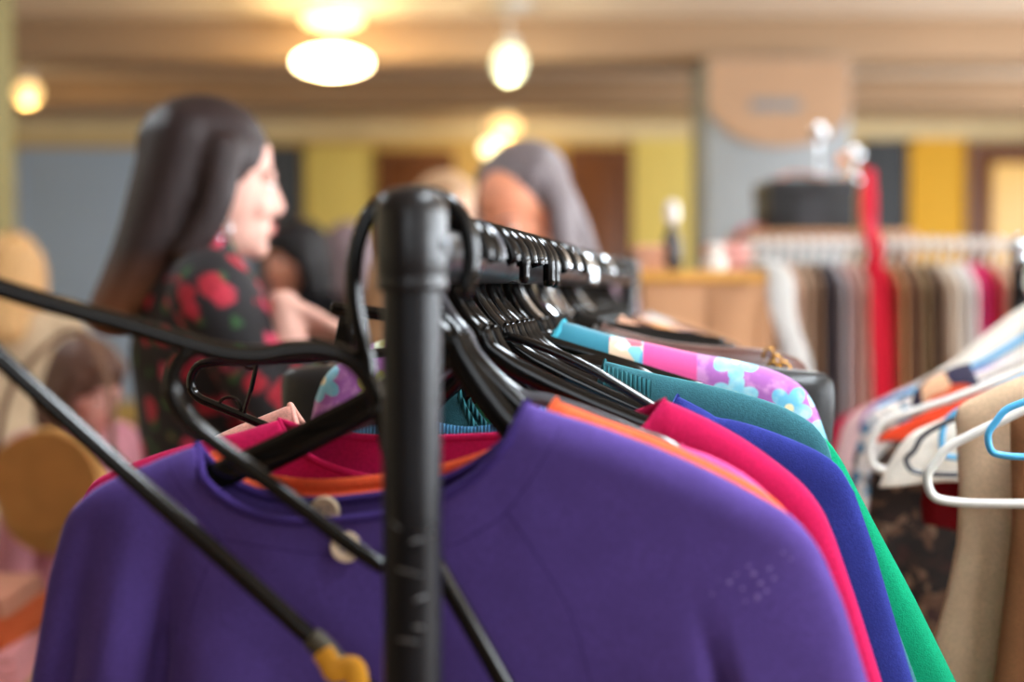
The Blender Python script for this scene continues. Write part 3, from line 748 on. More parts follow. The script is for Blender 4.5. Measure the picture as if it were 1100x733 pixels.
def hairmat(name, c, c2=None, zlo=None, zhi=None):
    t = NT(name); nz = t.noise(1, 5, co=t.mapped((160, 160, 9)), rough=.6)
    base = t.ramp(nz.outputs[0], [(.3, dark(c, .55)), (.6, c), (.85, dark(c, 1.5))])
    if c2:
        s = t.n('ShaderNodeSeparateXYZ'); t.l(t.co(), s.inputs[0]); mr = t.n('ShaderNodeMapRange'); mr.inputs[1].default_value = zhi; mr.inputs[2].default_value = zlo
        t.l(s.outputs[2], mr.inputs[0]); base = t.mix(mr.outputs[0], base, c2)
    t.color(base); t.set('Roughness', .5); t.set('Specular IOR Level', .25); t.bump(nz.outputs[0], .5, .004); return t.m
def person(label, X, Y, face, H, skinm, hairm, hairstyle, topm, botm, top='shirt', nod=0, turn=0, roll=0, arm_r=None, arm_l=None, group=None, vox=.0055, lean=0, cuff=.93, shoem=None, lipm=None, browm=None):
    k = H / 1.65; o = tag(empty('person', (X, Y, 0), face), label, 'person', group); S = Matrix.Scale(k, 4)
    if lean: S = S @ Matrix.Translation(V(0, 0, .9)) @ Matrix.Rotation(lean, 4, 'Y') @ Matrix.Translation(V(0, 0, -.9))
    HM = Matrix.Translation(V(.012, 0, 1.445)) @ Euler((roll, nod, turn)).to_matrix().to_4x4() @ Matrix.Translation(V(.004, 0, .085))
    b = MB()
    # trunk, neck
    oval(b, [(.80, -.01, .085, .12), (.88, -.012, .105, .165), (.97, -.005, .095, .150), (1.05, 0, .082, .125), (1.16, .005, .098, .140), (1.27, .0, .104, .158), (1.35, -.008, .085, .165), (1.395, -.012, .055, .105), (1.42, -.010, .048, .060)])
    capsule(b, [(-.012, 0, 1.36), (-.004, 0, 1.43), HM @ V(-.01, 0, -.03)], [.062, .050, .050])
    # head
    h = MB()
    h.ell((-.014, 0, .036), (.097, .074, .085)); h.ell((.016, 0, -.022), (.074, .062, .075)); h.ell((.024, 0, -.066), (.060, .050, .052))
    h.ell((.062, 0, -.098), (.022, .024, .018)); h.ell((.070, 0, .018), (.018, .050, .012)); h.ell((.056, .034, -.034), (.022, .020, .022)); h.ell((.056, -.034, -.034), (.022, .020, .022)); h.ell((.0735, .031, .0085), (.011, .016, .0052)); h.ell((.0735, -.031, .0085), (.011, .016, .0052))
    h.sweep([V(.084, 0, .006), V(.091, 0, -.012), V(.0985, 0, -.031), V(.094, 0, -.038)], [.007, .008, .0105, .009], seg=12)
    h.ell((.089, .010, -.037), (.009, .006, .006)); h.ell((.089, -.010, -.037), (.009, .006, .006))
    h.ell((.083, 0, -.062), (.010, .022, .006)); h.ell((.081, 0, -.071), (.010, .020, .0065))
    for sy in (-1, 1): 
        h.ell((-.006, sy * .075, -.014), (.019, .008, .031), rot=(sy * -.25, .15, 0))
    b.add(h.v, h.f, HM)
    # legs and feet
    for sy in (-1, 1):
        capsule(b, [(-.01, sy * .085, .86), (0, sy * .088, .68), (.01, sy * .085, .475), (-.012, sy * .085, .30), (-.02, sy * .082, .085)], [.092, .076, .052, .052, .034])
        b.sweep([V(-.055, sy * .084, .040), V(.01, sy * .086, .048), (.09, sy * .092, .030), (.150, sy * .094, .020)], [.030, .036, .040, .030], [.036, .042, .026, .016], (0, 0, 1), 14)
    arms = {}
    for sy, A in ((-1, arm_r), (1, arm_l)):
        A = A or ((-.015, sy * .222, 1.075), (.055, sy * .225, .845), (.25, 0, -1), (0, -sy, 0), (1, 0, 0), .7)
        sh = V(-.012, sy * .158, 1.365); el, wr = V(*A[0]), V(*A[1]); arms[sy] = (sh, el, wr)
        capsule(b, [sh + V(0, -sy * .03, 0), sh + V(0, sy * .012, -.012), sh.lerp(el, .5), el], [.050, .052, .043, .036])
        capsule(b, [el, el.lerp(wr, .3), wr], [.036, .038, .023])
        hand(b, wr, A[2], A[3], A[4], A[5])
    bb = MB(); bb.add(b.v, b.f, S)
    me = fuse(bb, vox, 4); me.materials.append(skinm); body = link('body', me, o)
    # eyes, brows, lips
    for sy in (-1, 1):
        e = MB(); e.ell((.0715, sy * .031, -.002), (.0125, .0135, .0066), M=None); e2 = MB(); e2.add(e.v, e.f, S @ HM); ey = e2.build('eye', EYE_W, o)
        i = MB(); i.ell((.0815, sy * .031, -.0015), (.0030, .0058, .0060)); i2 = MB(); i2.add(i.v, i.f, S @ HM); i2.build('iris', IRIS, ey)
        w = MB(); w.sweep(catmull([V(.083, sy * .012, .018), V(.081, sy * .032, .025), V(.066, sy * .050, .019)], 4), [.0035 - .0018 * j / 8 for j in range(9)], seg=8); w2 = MB(); w2.add(w.v, w.f, S @ HM); w2.build('eyebrow', browm or hairm, o)
    l = MB(); l.ell((.0845, 0, -.0615), (.0098, .0215, .0052)); l.ell((.083, 0, -.0705), (.0098, .0195, .006)); l2 = MB(); l2.add(l.v, l.f, S @ HM); l2.build('lips', lipm or LIPS, o)
    # hair
    hr = MB(); hairstyle(hr); h2 = MB(); h2.add(hr.v, hr.f, S @ HM); me = fuse(h2, .006, 5); me.materials.append(hairm); link('hair', me, o)
    # clothes
    t = MB()
    if top == 'coat': oval(t, [(.62, 0, .160, .225), (.80, -.01, .150, .212), (.97, -.005, .134, .190), (1.05, 0, .116, .164), (1.16, .005, .116, .160), (1.27, 0, .122, .176), (1.35, -.008, .100, .180), (1.400, -.012, .070, .118), (1.425, -.008, .062, .072)])
    else: oval(t, [(.82, -.01, .122, .182), (.90, -.01, .118, .178), (.99, -.004, .106, .160), (1.06, 0, .096, .142), (1.16, .005, .112, .157), (1.27, 0, .118, .174), (1.35, -.008, .097, .178), (1.400, -.012, .067, .114), (1.425, -.009, .061, .071)])
    for sy in (-1, 1):
        sh, el, wr = arms[sy]; we = el.lerp(wr, cuff)
        capsule(t, [sh + V(0, -sy * .03, 0), sh + V(0, sy * .014, -.010), sh.lerp(el, .5), el], [.062, .064, .056, .051])
        capsule(t, [el, el.lerp(wr, .35), we], [.051, .051, .038])
    t2 = MB(); t2.add(t.v, t.f, S); me = fuse(t2, .007, 6); me.materials.append(topm); link('coat' if top == 'coat' else 'blouse', me, o)
    t = MB(); oval(t, [(.80, -.01, .105, .140), (.88, -.012, .122, .180), (.97, -.005, .112, .165), (1.01, -.004, .104, .153)])
    for sy in (-1, 1): capsule(t, [(-.01, sy * .085, .84), (0, sy * .088, .68), (.01, sy * .086, .475), (-.010, sy * .086, .28), (-.016, sy * .085, .09)], [.104, .090, .070, .066, .058])
    t2 = MB(); t2.add(t.v, t.f, S); me = fuse(t2, .008, 5); me.materials.append(botm); link('trousers', me, o)
    for sy in (-1, 1):
        t = MB(); t.sweep([V(-.058, sy * .084, .044), V(.01, sy * .086, .050), V(.09, sy * .092, .036), V(.156, sy * .094, .026)], [.034, .041, .045, .034], [.042, .047, .032, .022], (0, 0, 1), 16)
        t2 = MB(); t2.add(t.v, t.f, S); t2.build('shoe', shoem or SHOE, o)
    return o, S, HM
EYE_W = plain('eye_white', srgb(230, 226, 220), .2); IRIS = plain('dark_iris', srgb(38, 26, 20), .15); LIPS = skin('lip_skin', srgb(188, 96, 92)); SHOE = plain('dark_shoe_leather', srgb(36, 30, 28), .4)
def cap(h, grow=0):
    g = grow
    h.ell((-.026, 0, .046), (.104 + g, .086 + g, .090 + g)); h.ell((-.050, 0, .010), (.080 + g, .084 + g, .085 + g))
def long_hair(h):
    cap(h)
    for sy in (-1, 1): h.sweep(catmull([V(-.005, sy * .076, .05), V(-.012, sy * .089, -.02), V(-.030, sy * .088, -.075), V(-.055, sy * .084, -.115)], 5), [.030 - .006 * i / 15 for i in range(16)], [.022] * 16, (0, 1, 0), 14)
    c = catmull([V(-.052, 0, .06), V(-.076, 0, -.03), V(-.098, 0, -.10), V(-.124, .0, -.16), V(-.150, .0, -.21)], 6); n = len(c)
    h.sweep(c, [.088 - .028 * (i / (n - 1)) ** 2 for i in range(n)], [.070 - .032 * (i / (n - 1)) for i in range(n)], (1, 0, 0), 20)
def falling_hair(h):
    h.ell((-.046, 0, .054), (.102, .092, .090)); h.ell((-.060, 0, .010), (.080, .090, .085))
    h.ell((-.030, -.042, .084), (.062, .048, .040)); h.ell((-.030, .046, .084), (.060, .046, .040))
    for sy in (-1, 1):
        c = catmull([V(-.03, sy * .060, .090), V(-.024, sy * .092, .02), V(-.002, sy * .098, -.06), V(0, sy * .108, -.13), V(-.01, sy * .12, -.20)], 5); n = len(c)
        h.sweep(c, [.036] * n, [.026] * n, (0, 1, 0), 14)
    c = catmull([V(-.06, 0, .05), V(-.09, 0, -.06), V(-.10, 0, -.20)], 6); h.sweep(c, [.095] * len(c), [.055] * len(c), (1, 0, 0), 20)
def bob_hair(h):
    cap(h, .006); h.ell((.030, 0, .082), (.060, .070, .034))
    for sy in (-1, 1):
        c = catmull([V(.0, sy * .072, .05), V(-.005, sy * .088, -.03), V(-.010, sy * .084, -.10)], 5); n = len(c); h.sweep(c, [.040] * n, [.024] * n, (0, 1, 0), 14)
    c = catmull([V(-.06, 0, .03), V(-.075, 0, -.05), V(-.07, 0, -.11)], 5); h.sweep(c, [.088] * len(c), [.055] * len(c), (1, 0, 0), 18)
def short_hair(h):
    cap(h, .002); h.ell((.025, 0, .085), (.062, .068, .028))

def rose_print():
    t = NT('black_rose_print'); wob = t.noise(34, 3)
    add = t.n('ShaderNodeVectorMath', operation='MULTIPLY_ADD'); t.l(wob.outputs['Color'], add.inputs[0]); add.inputs[1].default_value = (.03,) * 3; t.l(t.co(), add.inputs[2])
    v = t.n('ShaderNodeTexVoronoi'); v.inputs['Scale'].default_value = 21; t.l(add.outputs[0], v.inputs['Vector'])
    sc = t.n('ShaderNodeSeparateColor'); t.l(v.outputs['Color'], sc.inputs[0])
    rose = t.ramp(sc.outputs[0], [(0, srgb(214, 48, 74)), (.4, srgb(230, 74, 112)), (.7, srgb(186, 30, 52))], 'CONSTANT')
    g = t.n('ShaderNodeTexVoronoi'); g.inputs['Scale'].default_value = 24; m = t.n('ShaderNodeMapping'); m.inputs['Location'].default_value = (3, 5, 1); t.l(add.outputs[0], m.inputs['Vector']); t.l(m.outputs[0], g.inputs['Vector'])
    gm = t.ramp(g.outputs['Distance'], [(.22, (1, 1, 1, 1)), (.30, (0, 0, 0, 1))]); base = t.mix(gm, srgb(22, 18, 22), srgb(44, 82, 42))
    rm = t.ramp(v.outputs['Distance'], [(.33, (1, 1, 1, 1)), (.42, (0, 0, 0, 1))]); pet = t.noise(90, 2); rose = t.mix(pet.outputs[0], rose, dark(srgb(150, 20, 40), .6))
    t.color(t.mix(rm, base, rose)); t.set('Roughness', .8); t.bump(t.noise(500, 2).outputs[0], .1, .001); return t.m
NODARK = fabric('dark_trousers', srgb(34, 32, 38)); NOBLUE = fabric('denim', srgb(52, 62, 92))
w1, S1, H1 = person('dark long-haired woman in a black rose-print blouse, in profile, hand raised', -.4845, 2.25, math.radians(20), 1.665, skin('fair_skin', srgb(216, 166, 150)), hairmat('dark_brown_hair', srgb(46, 33, 32), srgb(120, 70, 38), 1.30, 1.44), long_hair, rose_print(), NODARK,
    arm_r=((.105, -.245, 1.115), (.085, -.205, 1.340), (.74, .05, -.46), (.3, -.2, -.9), (0, .6, .8), .5), vox=.0045, nod=.06, cuff=.62)
e = MB(); E = S1 @ H1
c = E @ V(-.004, -.088, -.075); e.sweep([c + V(.0135 * math.cos(q * PI / 10), 0, .0135 * math.sin(q * PI / 10)) for q in range(20)], .0022, closed=True); e.ell(c + V(0, 0, .019), .0045)
eb = e.build('hoop_earring', M['chrome'], w1)
w2, S2, H2 = person('woman with grey-streaked parted hair bending her forehead forward beyond the rail', .045, 2.98, math.radians(-128), 1.655, skin('warm_skin', srgb(226, 150, 116)), hairmat('greying_hair', srgb(122, 112, 114)), falling_hair, fabric('grey_lilac_top', srgb(150, 130, 140)), NOBLUE, nod=.42, roll=.0)
person('dark-haired person in black standing behind the rose-print blouse', -.672, 4.5, math.radians(-140), 1.575, skin('tan_skin', srgb(196, 130, 104)), hairmat('black_hair', srgb(26, 22, 24)), bob_hair, fabric('black_top', srgb(22, 22, 26)), NODARK, nod=.1, vox=.008)
person('person with mauve-grey hair in a brown top beyond the black-haired one', -.60, 5.25, math.radians(70), 1.60, skin('beige_skin', srgb(206, 150, 124)), hairmat('mauve_grey_hair', srgb(128, 108, 112)), bob_hair, fabric('brown_top', srgb(92, 58, 48)), NODARK, vox=.008)
person('sandy-blond person mostly hidden behind the grey-haired woman', -.195, 4.2, math.radians(-60), 1.705, skin('pale_skin', srgb(230, 184, 156)), hairmat('sandy_hair', srgb(206, 168, 132)), short_hair, fabric('tan_top', srgb(170, 130, 96)), NOBLUE, vox=.008)
person('blond long-haired person in a cream coat standing with back turned', -1.575, 4.5, math.radians(100), 1.54, skin('pale_skin2', srgb(230, 186, 160)), hairmat('golden_hair', srgb(212, 164, 108)), long_hair, fabric('cream_coat', srgb(224, 198, 164)), NOBLUE, top='coat', vox=.008)
person('brown-haired child in a mauve-pink top by the tan shoulder bag', -.905, 2.95, math.radians(-28), 1.265, skin('rosy_skin', srgb(226, 160, 148)), hairmat('mid_brown_hair', srgb(98, 68, 56)), bob_hair, fabric('mauve_pink_top', srgb(206, 140, 152)), NODARK, nod=.35, vox=.006)
# ------------------------------------------------------------------ the hall
YB, CEIL = 13.0, 2.90
WL, WR, YF = -5.6, 5.9, -3.6
HM_ = {}
HM_['wall'] = plain('ochre_painted_plaster', srgb(204, 168, 96), .8, 0, .3, .93, 2)
HM_['wall_pale'] = plain('pale_plaster', srgb(222, 208, 176), .8, 0, .3, .95, 2)
HM_['ceil'] = plain('ceiling_paint', srgb(228, 208, 184), .75, 0, .3, .96, 2)
HM_['beam'] = plain('tan_beam_paint', srgb(158, 128, 98), .7, 0, .3, .9, 2)
HM_['floor'] = plain('brown_lino', srgb(120, 92, 70), .45, 0, .4, .85, 3)
HM_['slate'] = plain('blue_grey_panel', srgb(168, 186, 206), .6, 0, .3, .95, 3)
HM_['charcoal'] = plain('charcoal_board', srgb(72, 76, 80), .7, 0, .3, .9, 4)
HM_['door'] = plain('dark_varnished_wood', srgb(116, 68, 34), .4, 0, .4, .75, 8)
HM_['yellow'] = plain('golden_paint', srgb(226, 172, 52), .7, 0, .3, .94, 3)
HM_['lemon'] = plain('lemon_paint', srgb(226, 204, 112), .7, 0, .3, .94, 3)
HM_['olive'] = plain('olive_paint', srgb(126, 118, 80), .7, 0, .3, .92, 3)
HM_['pillar'] = plain('blue_grey_pillar_paint', srgb(150, 156, 160), .7, 0, .3, .93, 4)
HM_['frame'] = plain('white_window_paint', srgb(214, 210, 200), .5)
HM_['wood'] = plain('ochre_wood', srgb(222, 164, 76), .5, 0, .4, .85, 14)
HM_['tan'] = plain('tan_board', srgb(188, 140, 100), .6, 0, .3, .9, 10)
def boxo(name, lo, hi, m, parent=None, bev=0): b = MB(); b.box(lo, hi, bev=bev); return b.build(name, m, parent)
def S_(o): o['kind'] = 'structure'; return o
S_(boxo('floor', (WL - .2, YF - .2, -.1), (WR + .2, YB + .2, 0), HM_['floor']))
S_(boxo('ceiling', (WL - .2, YF - .2, CEIL), (WR + .2, YB + .2, CEIL + .12), HM_['ceil']))
S_(boxo('wall_back', (WL - .2, YB, 0), (WR + .2, YB + .2, CEIL), HM_['wall']))
S_(boxo('wall_left', (WL - .2, YF - .2, 0), (WL, YB, CEIL), HM_['wall_pale']))
def openwall(name, axis, pos, a0, a1, wins, z0, z1, m, th=.2, out=1):
    b = MB()
    def bx(u0, u1, q0, q1):
        if axis == 'x': b.box((min(pos, pos + th * out), u0, q0), (max(pos, pos + th * out), u1, q1))
        else: b.box((u0, min(pos, pos + th * out), q0), (u1, max(pos, pos + th * out), q1))
    bx(a0, a1, 0, z0); bx(a0, a1, z1, CEIL); u = a0
    for w0, w1 in wins: bx(u, w0, z0, z1); u = w1
    bx(u, a1, z0, z1); return S_(b.build(name, m))
nwin = [0]
def window(axis, pos, u0, u1, z0, z1, out=1):
    nwin[0] += 1; b = MB(); t = .05; y0, y1 = pos + .06 * out, pos + .13 * out
    def bx(a0, a1, q0, q1):
        lo, hi = min(y0, y1), max(y0, y1)
        if axis == 'x': b.box((lo, a0, q0), (hi, a1, q1), bev=.004)
        else: b.box((a0, lo, q0), (a1, hi, q1), bev=.004)
    bx(u0, u1, z0, z0 + t); bx(u0, u1, z1 - t, z1); bx(u0, u0 + t, z0, z1); bx(u1 - t, u1, z0, z1)
    n = max(2, round((u1 - u0) / .8))
    for i in range(1, n): c = u0 + (u1 - u0) * i / n; bx(c - .025, c + .025, z0, z1)
    bx(u0, u1, (z0 * .35 + z1 * .65) - .02, (z0 * .35 + z1 * .65) + .02)
    return S_(b.build('window_%d' % nwin[0], HM_['frame']))
rw = [(-2.6, .2), (.8, 3.6), (4.4, 7.2), (8.2, 11.0)]
fw = [(-1.15, .35), (2.1, 3.7)]  # unseen front windows, sized and placed for rod highlights and light on clothes
openwall('wall_right', 'x', WR, YF, YB, rw, .85, 2.7, HM_['wall_pale'])
for a, b_ in rw: window('x', WR, a, b_, .85, 2.7)
openwall('wall_front', 'y', YF, WL, WR, fw, 1.6, 2.75, plain('dark_unseen_wall', srgb(104, 84, 68), .6, 0, .3, .85, 5), out=-1)  # unseen wall behind the camera, coloured dark to cut haze on the blacks
for a, b_ in fw: window('y', YF, a, b_, 1.6, 2.75, -1)
# beams and pillars
S_(boxo('beam', (WL, 8.10, 2.665), (WR, 8.50, CEIL), HM_['beam'], None, .01))
S_(boxo('beam', (WL, 10.4, 2.70), (WR, 10.75, CEIL), HM_['beam'], None, .01))
pb = lambda x, d: (x - 550) / F * d
S_(boxo('pillar', (pb(757, 8.0), 8.0, 0), (pb(912, 8.0), 8.62, 2.665), HM_['pillar'], None, .015))
S_(boxo('pillar', (-2.95, 6.0, 0), (pb(20, 6.55), 6.55, CEIL), HM_['olive'], None, .02))
hb = tag(empty('lamp_tint_panel', (pb(834, 7.99), 7.99, 2.38)), 'added tan panel imitating lamp tint, scalloped lower edge, high on the blue-grey pillar', 'panel')  # added board; its tan colour stands for warm lamp tint on the pillar
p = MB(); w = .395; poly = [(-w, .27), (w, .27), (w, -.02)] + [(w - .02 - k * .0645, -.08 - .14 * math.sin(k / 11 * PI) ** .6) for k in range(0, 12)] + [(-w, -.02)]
p.prism(poly, -.025, .0); p.build('tint_board', plain('lamp_tint_tan', srgb(172, 138, 108), .7, 0, .3, .93, 5), hb)
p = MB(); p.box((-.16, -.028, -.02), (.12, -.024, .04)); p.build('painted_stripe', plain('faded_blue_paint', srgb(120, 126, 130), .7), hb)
Zb = lambda y: CAMZ + (308 - y) / F * YB
Xb = lambda x: (x - 550) / F * YB
# boards and doors on the back wall
def board(name, x0, x1, ytop, m, label, cat, zbot=.35):
    o = tag(empty(name, ((Xb(x0) + Xb(x1)) / 2, YB - .05, zbot)), label, cat); w = (Xb(x1) - Xb(x0)) / 2; h = Zb(ytop) - zbot
    b = MB(); b.box((-w, .0, 0), (w, .045, h), bev=.004); b.build('panel', m, o)
    f = MB()
    for lo, hi in (((-w, -.012, 0), (-w + .04, 0, h)), ((w - .04, -.012, 0), (w, 0, h)), ((-w, -.012, h - .04), (w, 0, h)), ((-w, -.012, 0), (w, 0, .04))): f.box(lo, hi)
    f.build('frame', m, o); return o
board('display_board', 22, 272, 160, HM_['slate'], 'wide blue-grey display board on the far wall behind the rose-print blouse', 'display board')
board('display_board', 274, 325, 158, HM_['charcoal'], 'narrow charcoal board standing against the far wall beside the blue-grey one', 'display board', 0.02)
board('display_board', 924, 970, 152, HM_['charcoal'], 'narrow charcoal board beside the blue-grey pillar and golden panel', 'display board', 0.02)
board('wall_panel', 974, 1036, 150, HM_['yellow'], 'golden yellow painted panel between charcoal board and glazed door', 'wall panel', 0.02)
board('wall_panel', 676, 748, 150, HM_['lemon'], 'lemon yellow painted panel between dark door and blue-grey pillar', 'wall panel', 0.02)
board('wall_panel', 331, 408, 158, HM_['lemon'], 'lemon yellow painted panel beyond the scuffed black upright', 'wall panel', 0.02)
def door(n, x0, x1, ytop, glazed=None):
    b = MB(); X0, X1, h = Xb(x0), Xb(x1), Zb(ytop); b.box((X0, YB - .07, 0), (X1, YB, h), bev=.006); o = S_(b.build('door_%d' % n, HM_['door']))
    f = MB()
    for lo, hi in (((X0 - .07, YB - .10, 0), (X0, YB - .0, h + .07)), ((X1, YB - .10, 0), (X1 + .07, YB, h + .07)), ((X0, YB - .10, h), (X1, YB, h + .07))): f.box(lo, hi)
    f.build('door_frame', HM_['door'], o)
    k = MB(); k.ell((X0 + .07, YB - .10, 1.02), .03); k.sweep([V(X0 + .07, YB - .1, 1.02), V(X0 + .07, YB - .06, 1.02)], .012); k.build('door_handle', M['gold'], o)
    if glazed:
        g = MB(); g.box((Xb(glazed[0]), YB - .078, .9), (Xb(glazed[1]), YB - .066, h - .12)); g.build('door_pane', glow('lit_amber_glass', srgb(206, 158, 58), .3), o)
    return o
door(1, 414, 480, 172); door(2, 618, 670, 168); door(3, 1043, 1150, 163, (1062, 1140))
for nm, lo, hi in (('baseboard_back', (WL, YB - .02, 0), (WR, YB, .12)), ('baseboard_left', (WL, YF, 0), (WL + .02, YB, .12))): S_(boxo(nm, lo, hi, HM_['door']))
t_ = S_(boxo('trim_1', (WL, YB - .05, Zb(150)), (WR, YB, Zb(132)), plain('pale_cornice', srgb(226, 206, 160), .7)))
# lamps
def lamp(x, y, d, r, h, label, g, rose=.1, lightc=None, power=0):
    c = at(x, y, d); o = tag(empty('ceiling_lamp', (c.x, d, CEIL)), label, 'lamp'); zc = c.z - CEIL
    b = MB(); b.ell((0, 0, zc), (r, r, h), seg=32, rings=16); b.build('glass_globe', g, o)
    b = MB(); b.lathe([(.0001, 0), (rose, 0), (rose, -.012), (rose * .8, -.03), (.02, -.045), (.0001, -.045)], seg=28); b.build('ceiling_rose', HM_['frame'], o)
    b = MB(); b.sweep([V(0, 0, -.03), V(0, 0, zc + h * .8)], .008, seg=10); b.lathe([(.0001, h + .03), (.05, h + .03), (r * .5, h * .95), (r * .5, h * .8), (.0001, h * .8)], (0, 0, zc), 24); b.build('stem', HM_['frame'], o)
    if power:
        L = bpy.data.lights.new('lamp_light', 'POINT'); L.energy = power; L.color = lightc; L.shadow_soft_size = .05
        lo = bpy.data.objects.new('lamp_light', L); COL.objects.link(lo); lo.location = (c.x, d - .02, c.z - h - .06)
    return o
GW = glow('warm_lit_globe', (1, .80, .42, 1), 14); GC = glow('pale_green_lit_globe', (.95, 1, .66, 1), 1.0); GO = glow('amber_lit_globe', (1, .66, .26, 1), 1.1)
LMP = lamp(357, 67, 7.75, .205, .072, 'large bright oval ceiling lamp glowing white over the rose-print blouse', GW, .22, (1, .8, .5), 18)
lamp(547, 68, 7.7, .085, .10, 'pale greenish globe lamp hanging above the scuffed upright and grey-haired woman', GC, .12, (1, .95, .7), 5)
lamp(541, 136, 12.2, .15, .10, 'small amber globe lamp low over the grey-haired woman', GO, .16, (1, .75, .4), 8)
lamp(528, 160, 11.6, .09, .07, 'small white-gold globe lamp touching the grey hair outline', glow('gold_lit_globe', (1, .84, .42, 1), 3), .1)
lamp(30, 100, 9.6, .085, .08, 'small amber globe lamp beside the olive pillar', GO, .1, (1, .75, .4), 6)

b = MB(); b.ell((0, 0, -.075), (.165, .165, .050), seg=32, rings=12); b.build('upper_glow', glow('amber_upper_glow', (1, .74, .36, 1), 1.6), LMP)  # added glowing bowl, stands for the lamp's reflected glow at the ceiling
# unseen ceiling fittings, added for light from above and highlights on the hangers
tubem = glow('cool_lit_tube', (.84, .93, 1, 1), 46)
for i, (x, y, lb) in enumerate(((.99, .72, 'added unseen wide diffused ceiling fitting above the near rail'), (1.15, 4.6, 'added unseen twin-tube ceiling fitting above the far pale rail'), (-2.2, 3.2, 'added unseen twin-tube ceiling fitting above the jumble table'))):
    o = tag(empty('added_ceiling_light', (x, y, CEIL)), lb, 'ceiling light')
    b = MB(); b.box((-.22, -.62, -.035), (.22, .62, -.0005), bev=.006); b.build('housing', HM_['frame'], o)
    if i == 0: b = MB(); b.box((-.165, -.59, -.045), (.165, .59, -.0352), bev=.003); b.build('diffuser', glow('cool_lit_diffuser', (.84, .93, 1, 1), 52), o); continue
    for sx in (-.07, .07): b = MB(); b.sweep([V(sx, -.58, -.06), V(sx, .58, -.06)], .022, seg=14); b.build('tube', tubem, o)
# ------------------------------------------------------------------ second rail far beyond, seen square on
X2a, X2b, Y2, Z2 = pb(800, 4.0), pb(1090, 4.0), 4.0, CAMZ + .118
r2 = tag(empty('clothes_rack', ((X2a + X2b) / 2, Y2, 0)), 'pale clothes rail closely packed with hangers, across the hall before the blue-grey pillar', 'clothes rack'); hw = (X2b - X2a) / 2
M['pale_metal'] = plain('pale_painted_metal', srgb(206, 202, 198), .3, .2)
b = MB(); b.sweep([V(-hw, 0, Z2), V(hw, 0, Z2)], .014, seg=20); b.build('top_rail', M['pale_metal'], r2)
for sx in (-1, 1):
    b = MB(); b.sweep([V(sx * hw, 0, Z2), V(sx * hw, 0, .05)], .014, seg=20); b.build('upright', M['pale_metal'], r2)
    b = MB(); b.sweep([V(sx * hw, -.24, .03), V(sx * hw, .24, .03)], .016, seg=20); b.build('foot', M['pale_metal'], r2)
cols2 = [('tan', (176, 134, 104)), ('grey-brown', (132, 108, 90)), ('pink-beige', (206, 168, 146)), ('stone', (188, 164, 142)), ('taupe', (150, 124, 104)), ('charcoal', (70, 66, 74)), ('silver grey', (168, 164, 170)), ('dusty rose', (196, 156, 148)), ('blush', (214, 176, 164)), ('scarlet', (214, 38, 48)), ('deep red', (176, 28, 40)), ('camel', (186, 140, 96)), ('brown checked', (120, 88, 72)), ('khaki', (150, 128, 96)), ('bark brown', (104, 80, 66)), ('oatmeal', (206, 190, 170)), ('ivory', (226, 218, 208)), ('white', (234, 232, 234)), ('hot pink', (226, 60, 120)), ('crimson', (180, 30, 60)), ('sand', (206, 170, 140)), ('beige', (212, 182, 156))]
class Rail2:
    rz = PI / 2; r = .014
    def p(s, x): return V(x, Y2, Z2)
R2 = Rail2()
N2 = len(cols2)
for i, (nm, c) in enumerate(cols2):
    x = X2a + .045 + (X2b - X2a - .09) * i / (N2 - 1); rnd = random.Random(i)
    nb = cols2[i - 1][0] if i else 'outer end'
    w = .19 + rnd.uniform(-.01, .02)
    R = [V(.05, 0, -.062), V(.10, 0, -.076), V(w - .02, 0, -.115), V(w, 0, -.145)]
    shoulder_hanger(R2, x, 'coat_hanger', 'white hanger holding the %s garment on the far pale rail' % nm, [p + V(0, 0, .012) for p in R], mirror([p + V(0, 0, .012) for p in R]), M['white_plastic'], R=.0205, stem=-.042, bar=False, hook=(.0042, .0048), tipz=-.012)
    sh = Shape([p + V(0, 0, .012) for p in R], [V(w, 0, -.145), V(w + .02, 0, -.45), V(w + .03, 0, -.75)], fscoop=.05, bscoop=.02, tf=.0125, tb=.0125, hem=-.72 - rnd.uniform(0, .25), seed=i, foldamp=.7)
    prev = cols2[i - 1][0] if i else None; nxt = cols2[i + 1][0] if i + 1 < N2 else None
    lb = '%s garment seen edge-on on the far pale rail, %s' % (nm, ('between %s and %s ones' % (prev, nxt)) if prev and nxt else ('at the end by the tan cabinet' if not prev else 'at the end by the cream tops'))
    garment(R2, x, 'hanging_top', lb, 'top', fabric('far_cloth_' + str(i), srgb(*c), sheen=.1), sh, None, thick=.001)
# scarlet scarf over the far rail
def drape(name, pts, wid, m, label, cat, thick=.004, wdir=(1, 0, 0)):
    P = catmull(pts, 10); b = MB(); n = len(P); W = [wid * (1 + .10 * math.sin(i * .31)) for i in range(n)]
    b.sweep(P, thick, W, wdir, 16); return tag(b.build(name, m), label, cat)
drape('scarf', [V(pb(926, 4.4), 4.42, 1.735), V(pb(928, 4.38), 4.36, 1.735), V(pb(930, 4.3), 4.28, 1.68), V(pb(934, 4.1), 4.12, 1.575), V(pb(937, 3.95), 3.98, 1.542), V(pb(939, 3.8), 3.80, 1.48), V(pb(942, 3.74), 3.745, 1.36), V(pb(946, 3.74), 3.74, 1.14), V(pb(950, 3.74), 3.74, .93)], .021, fabric('scarlet_scarf', srgb(186, 24, 46)), 'scarlet scarf hanging beside the black hat box and down over the far pale rail', 'scarf', .005)
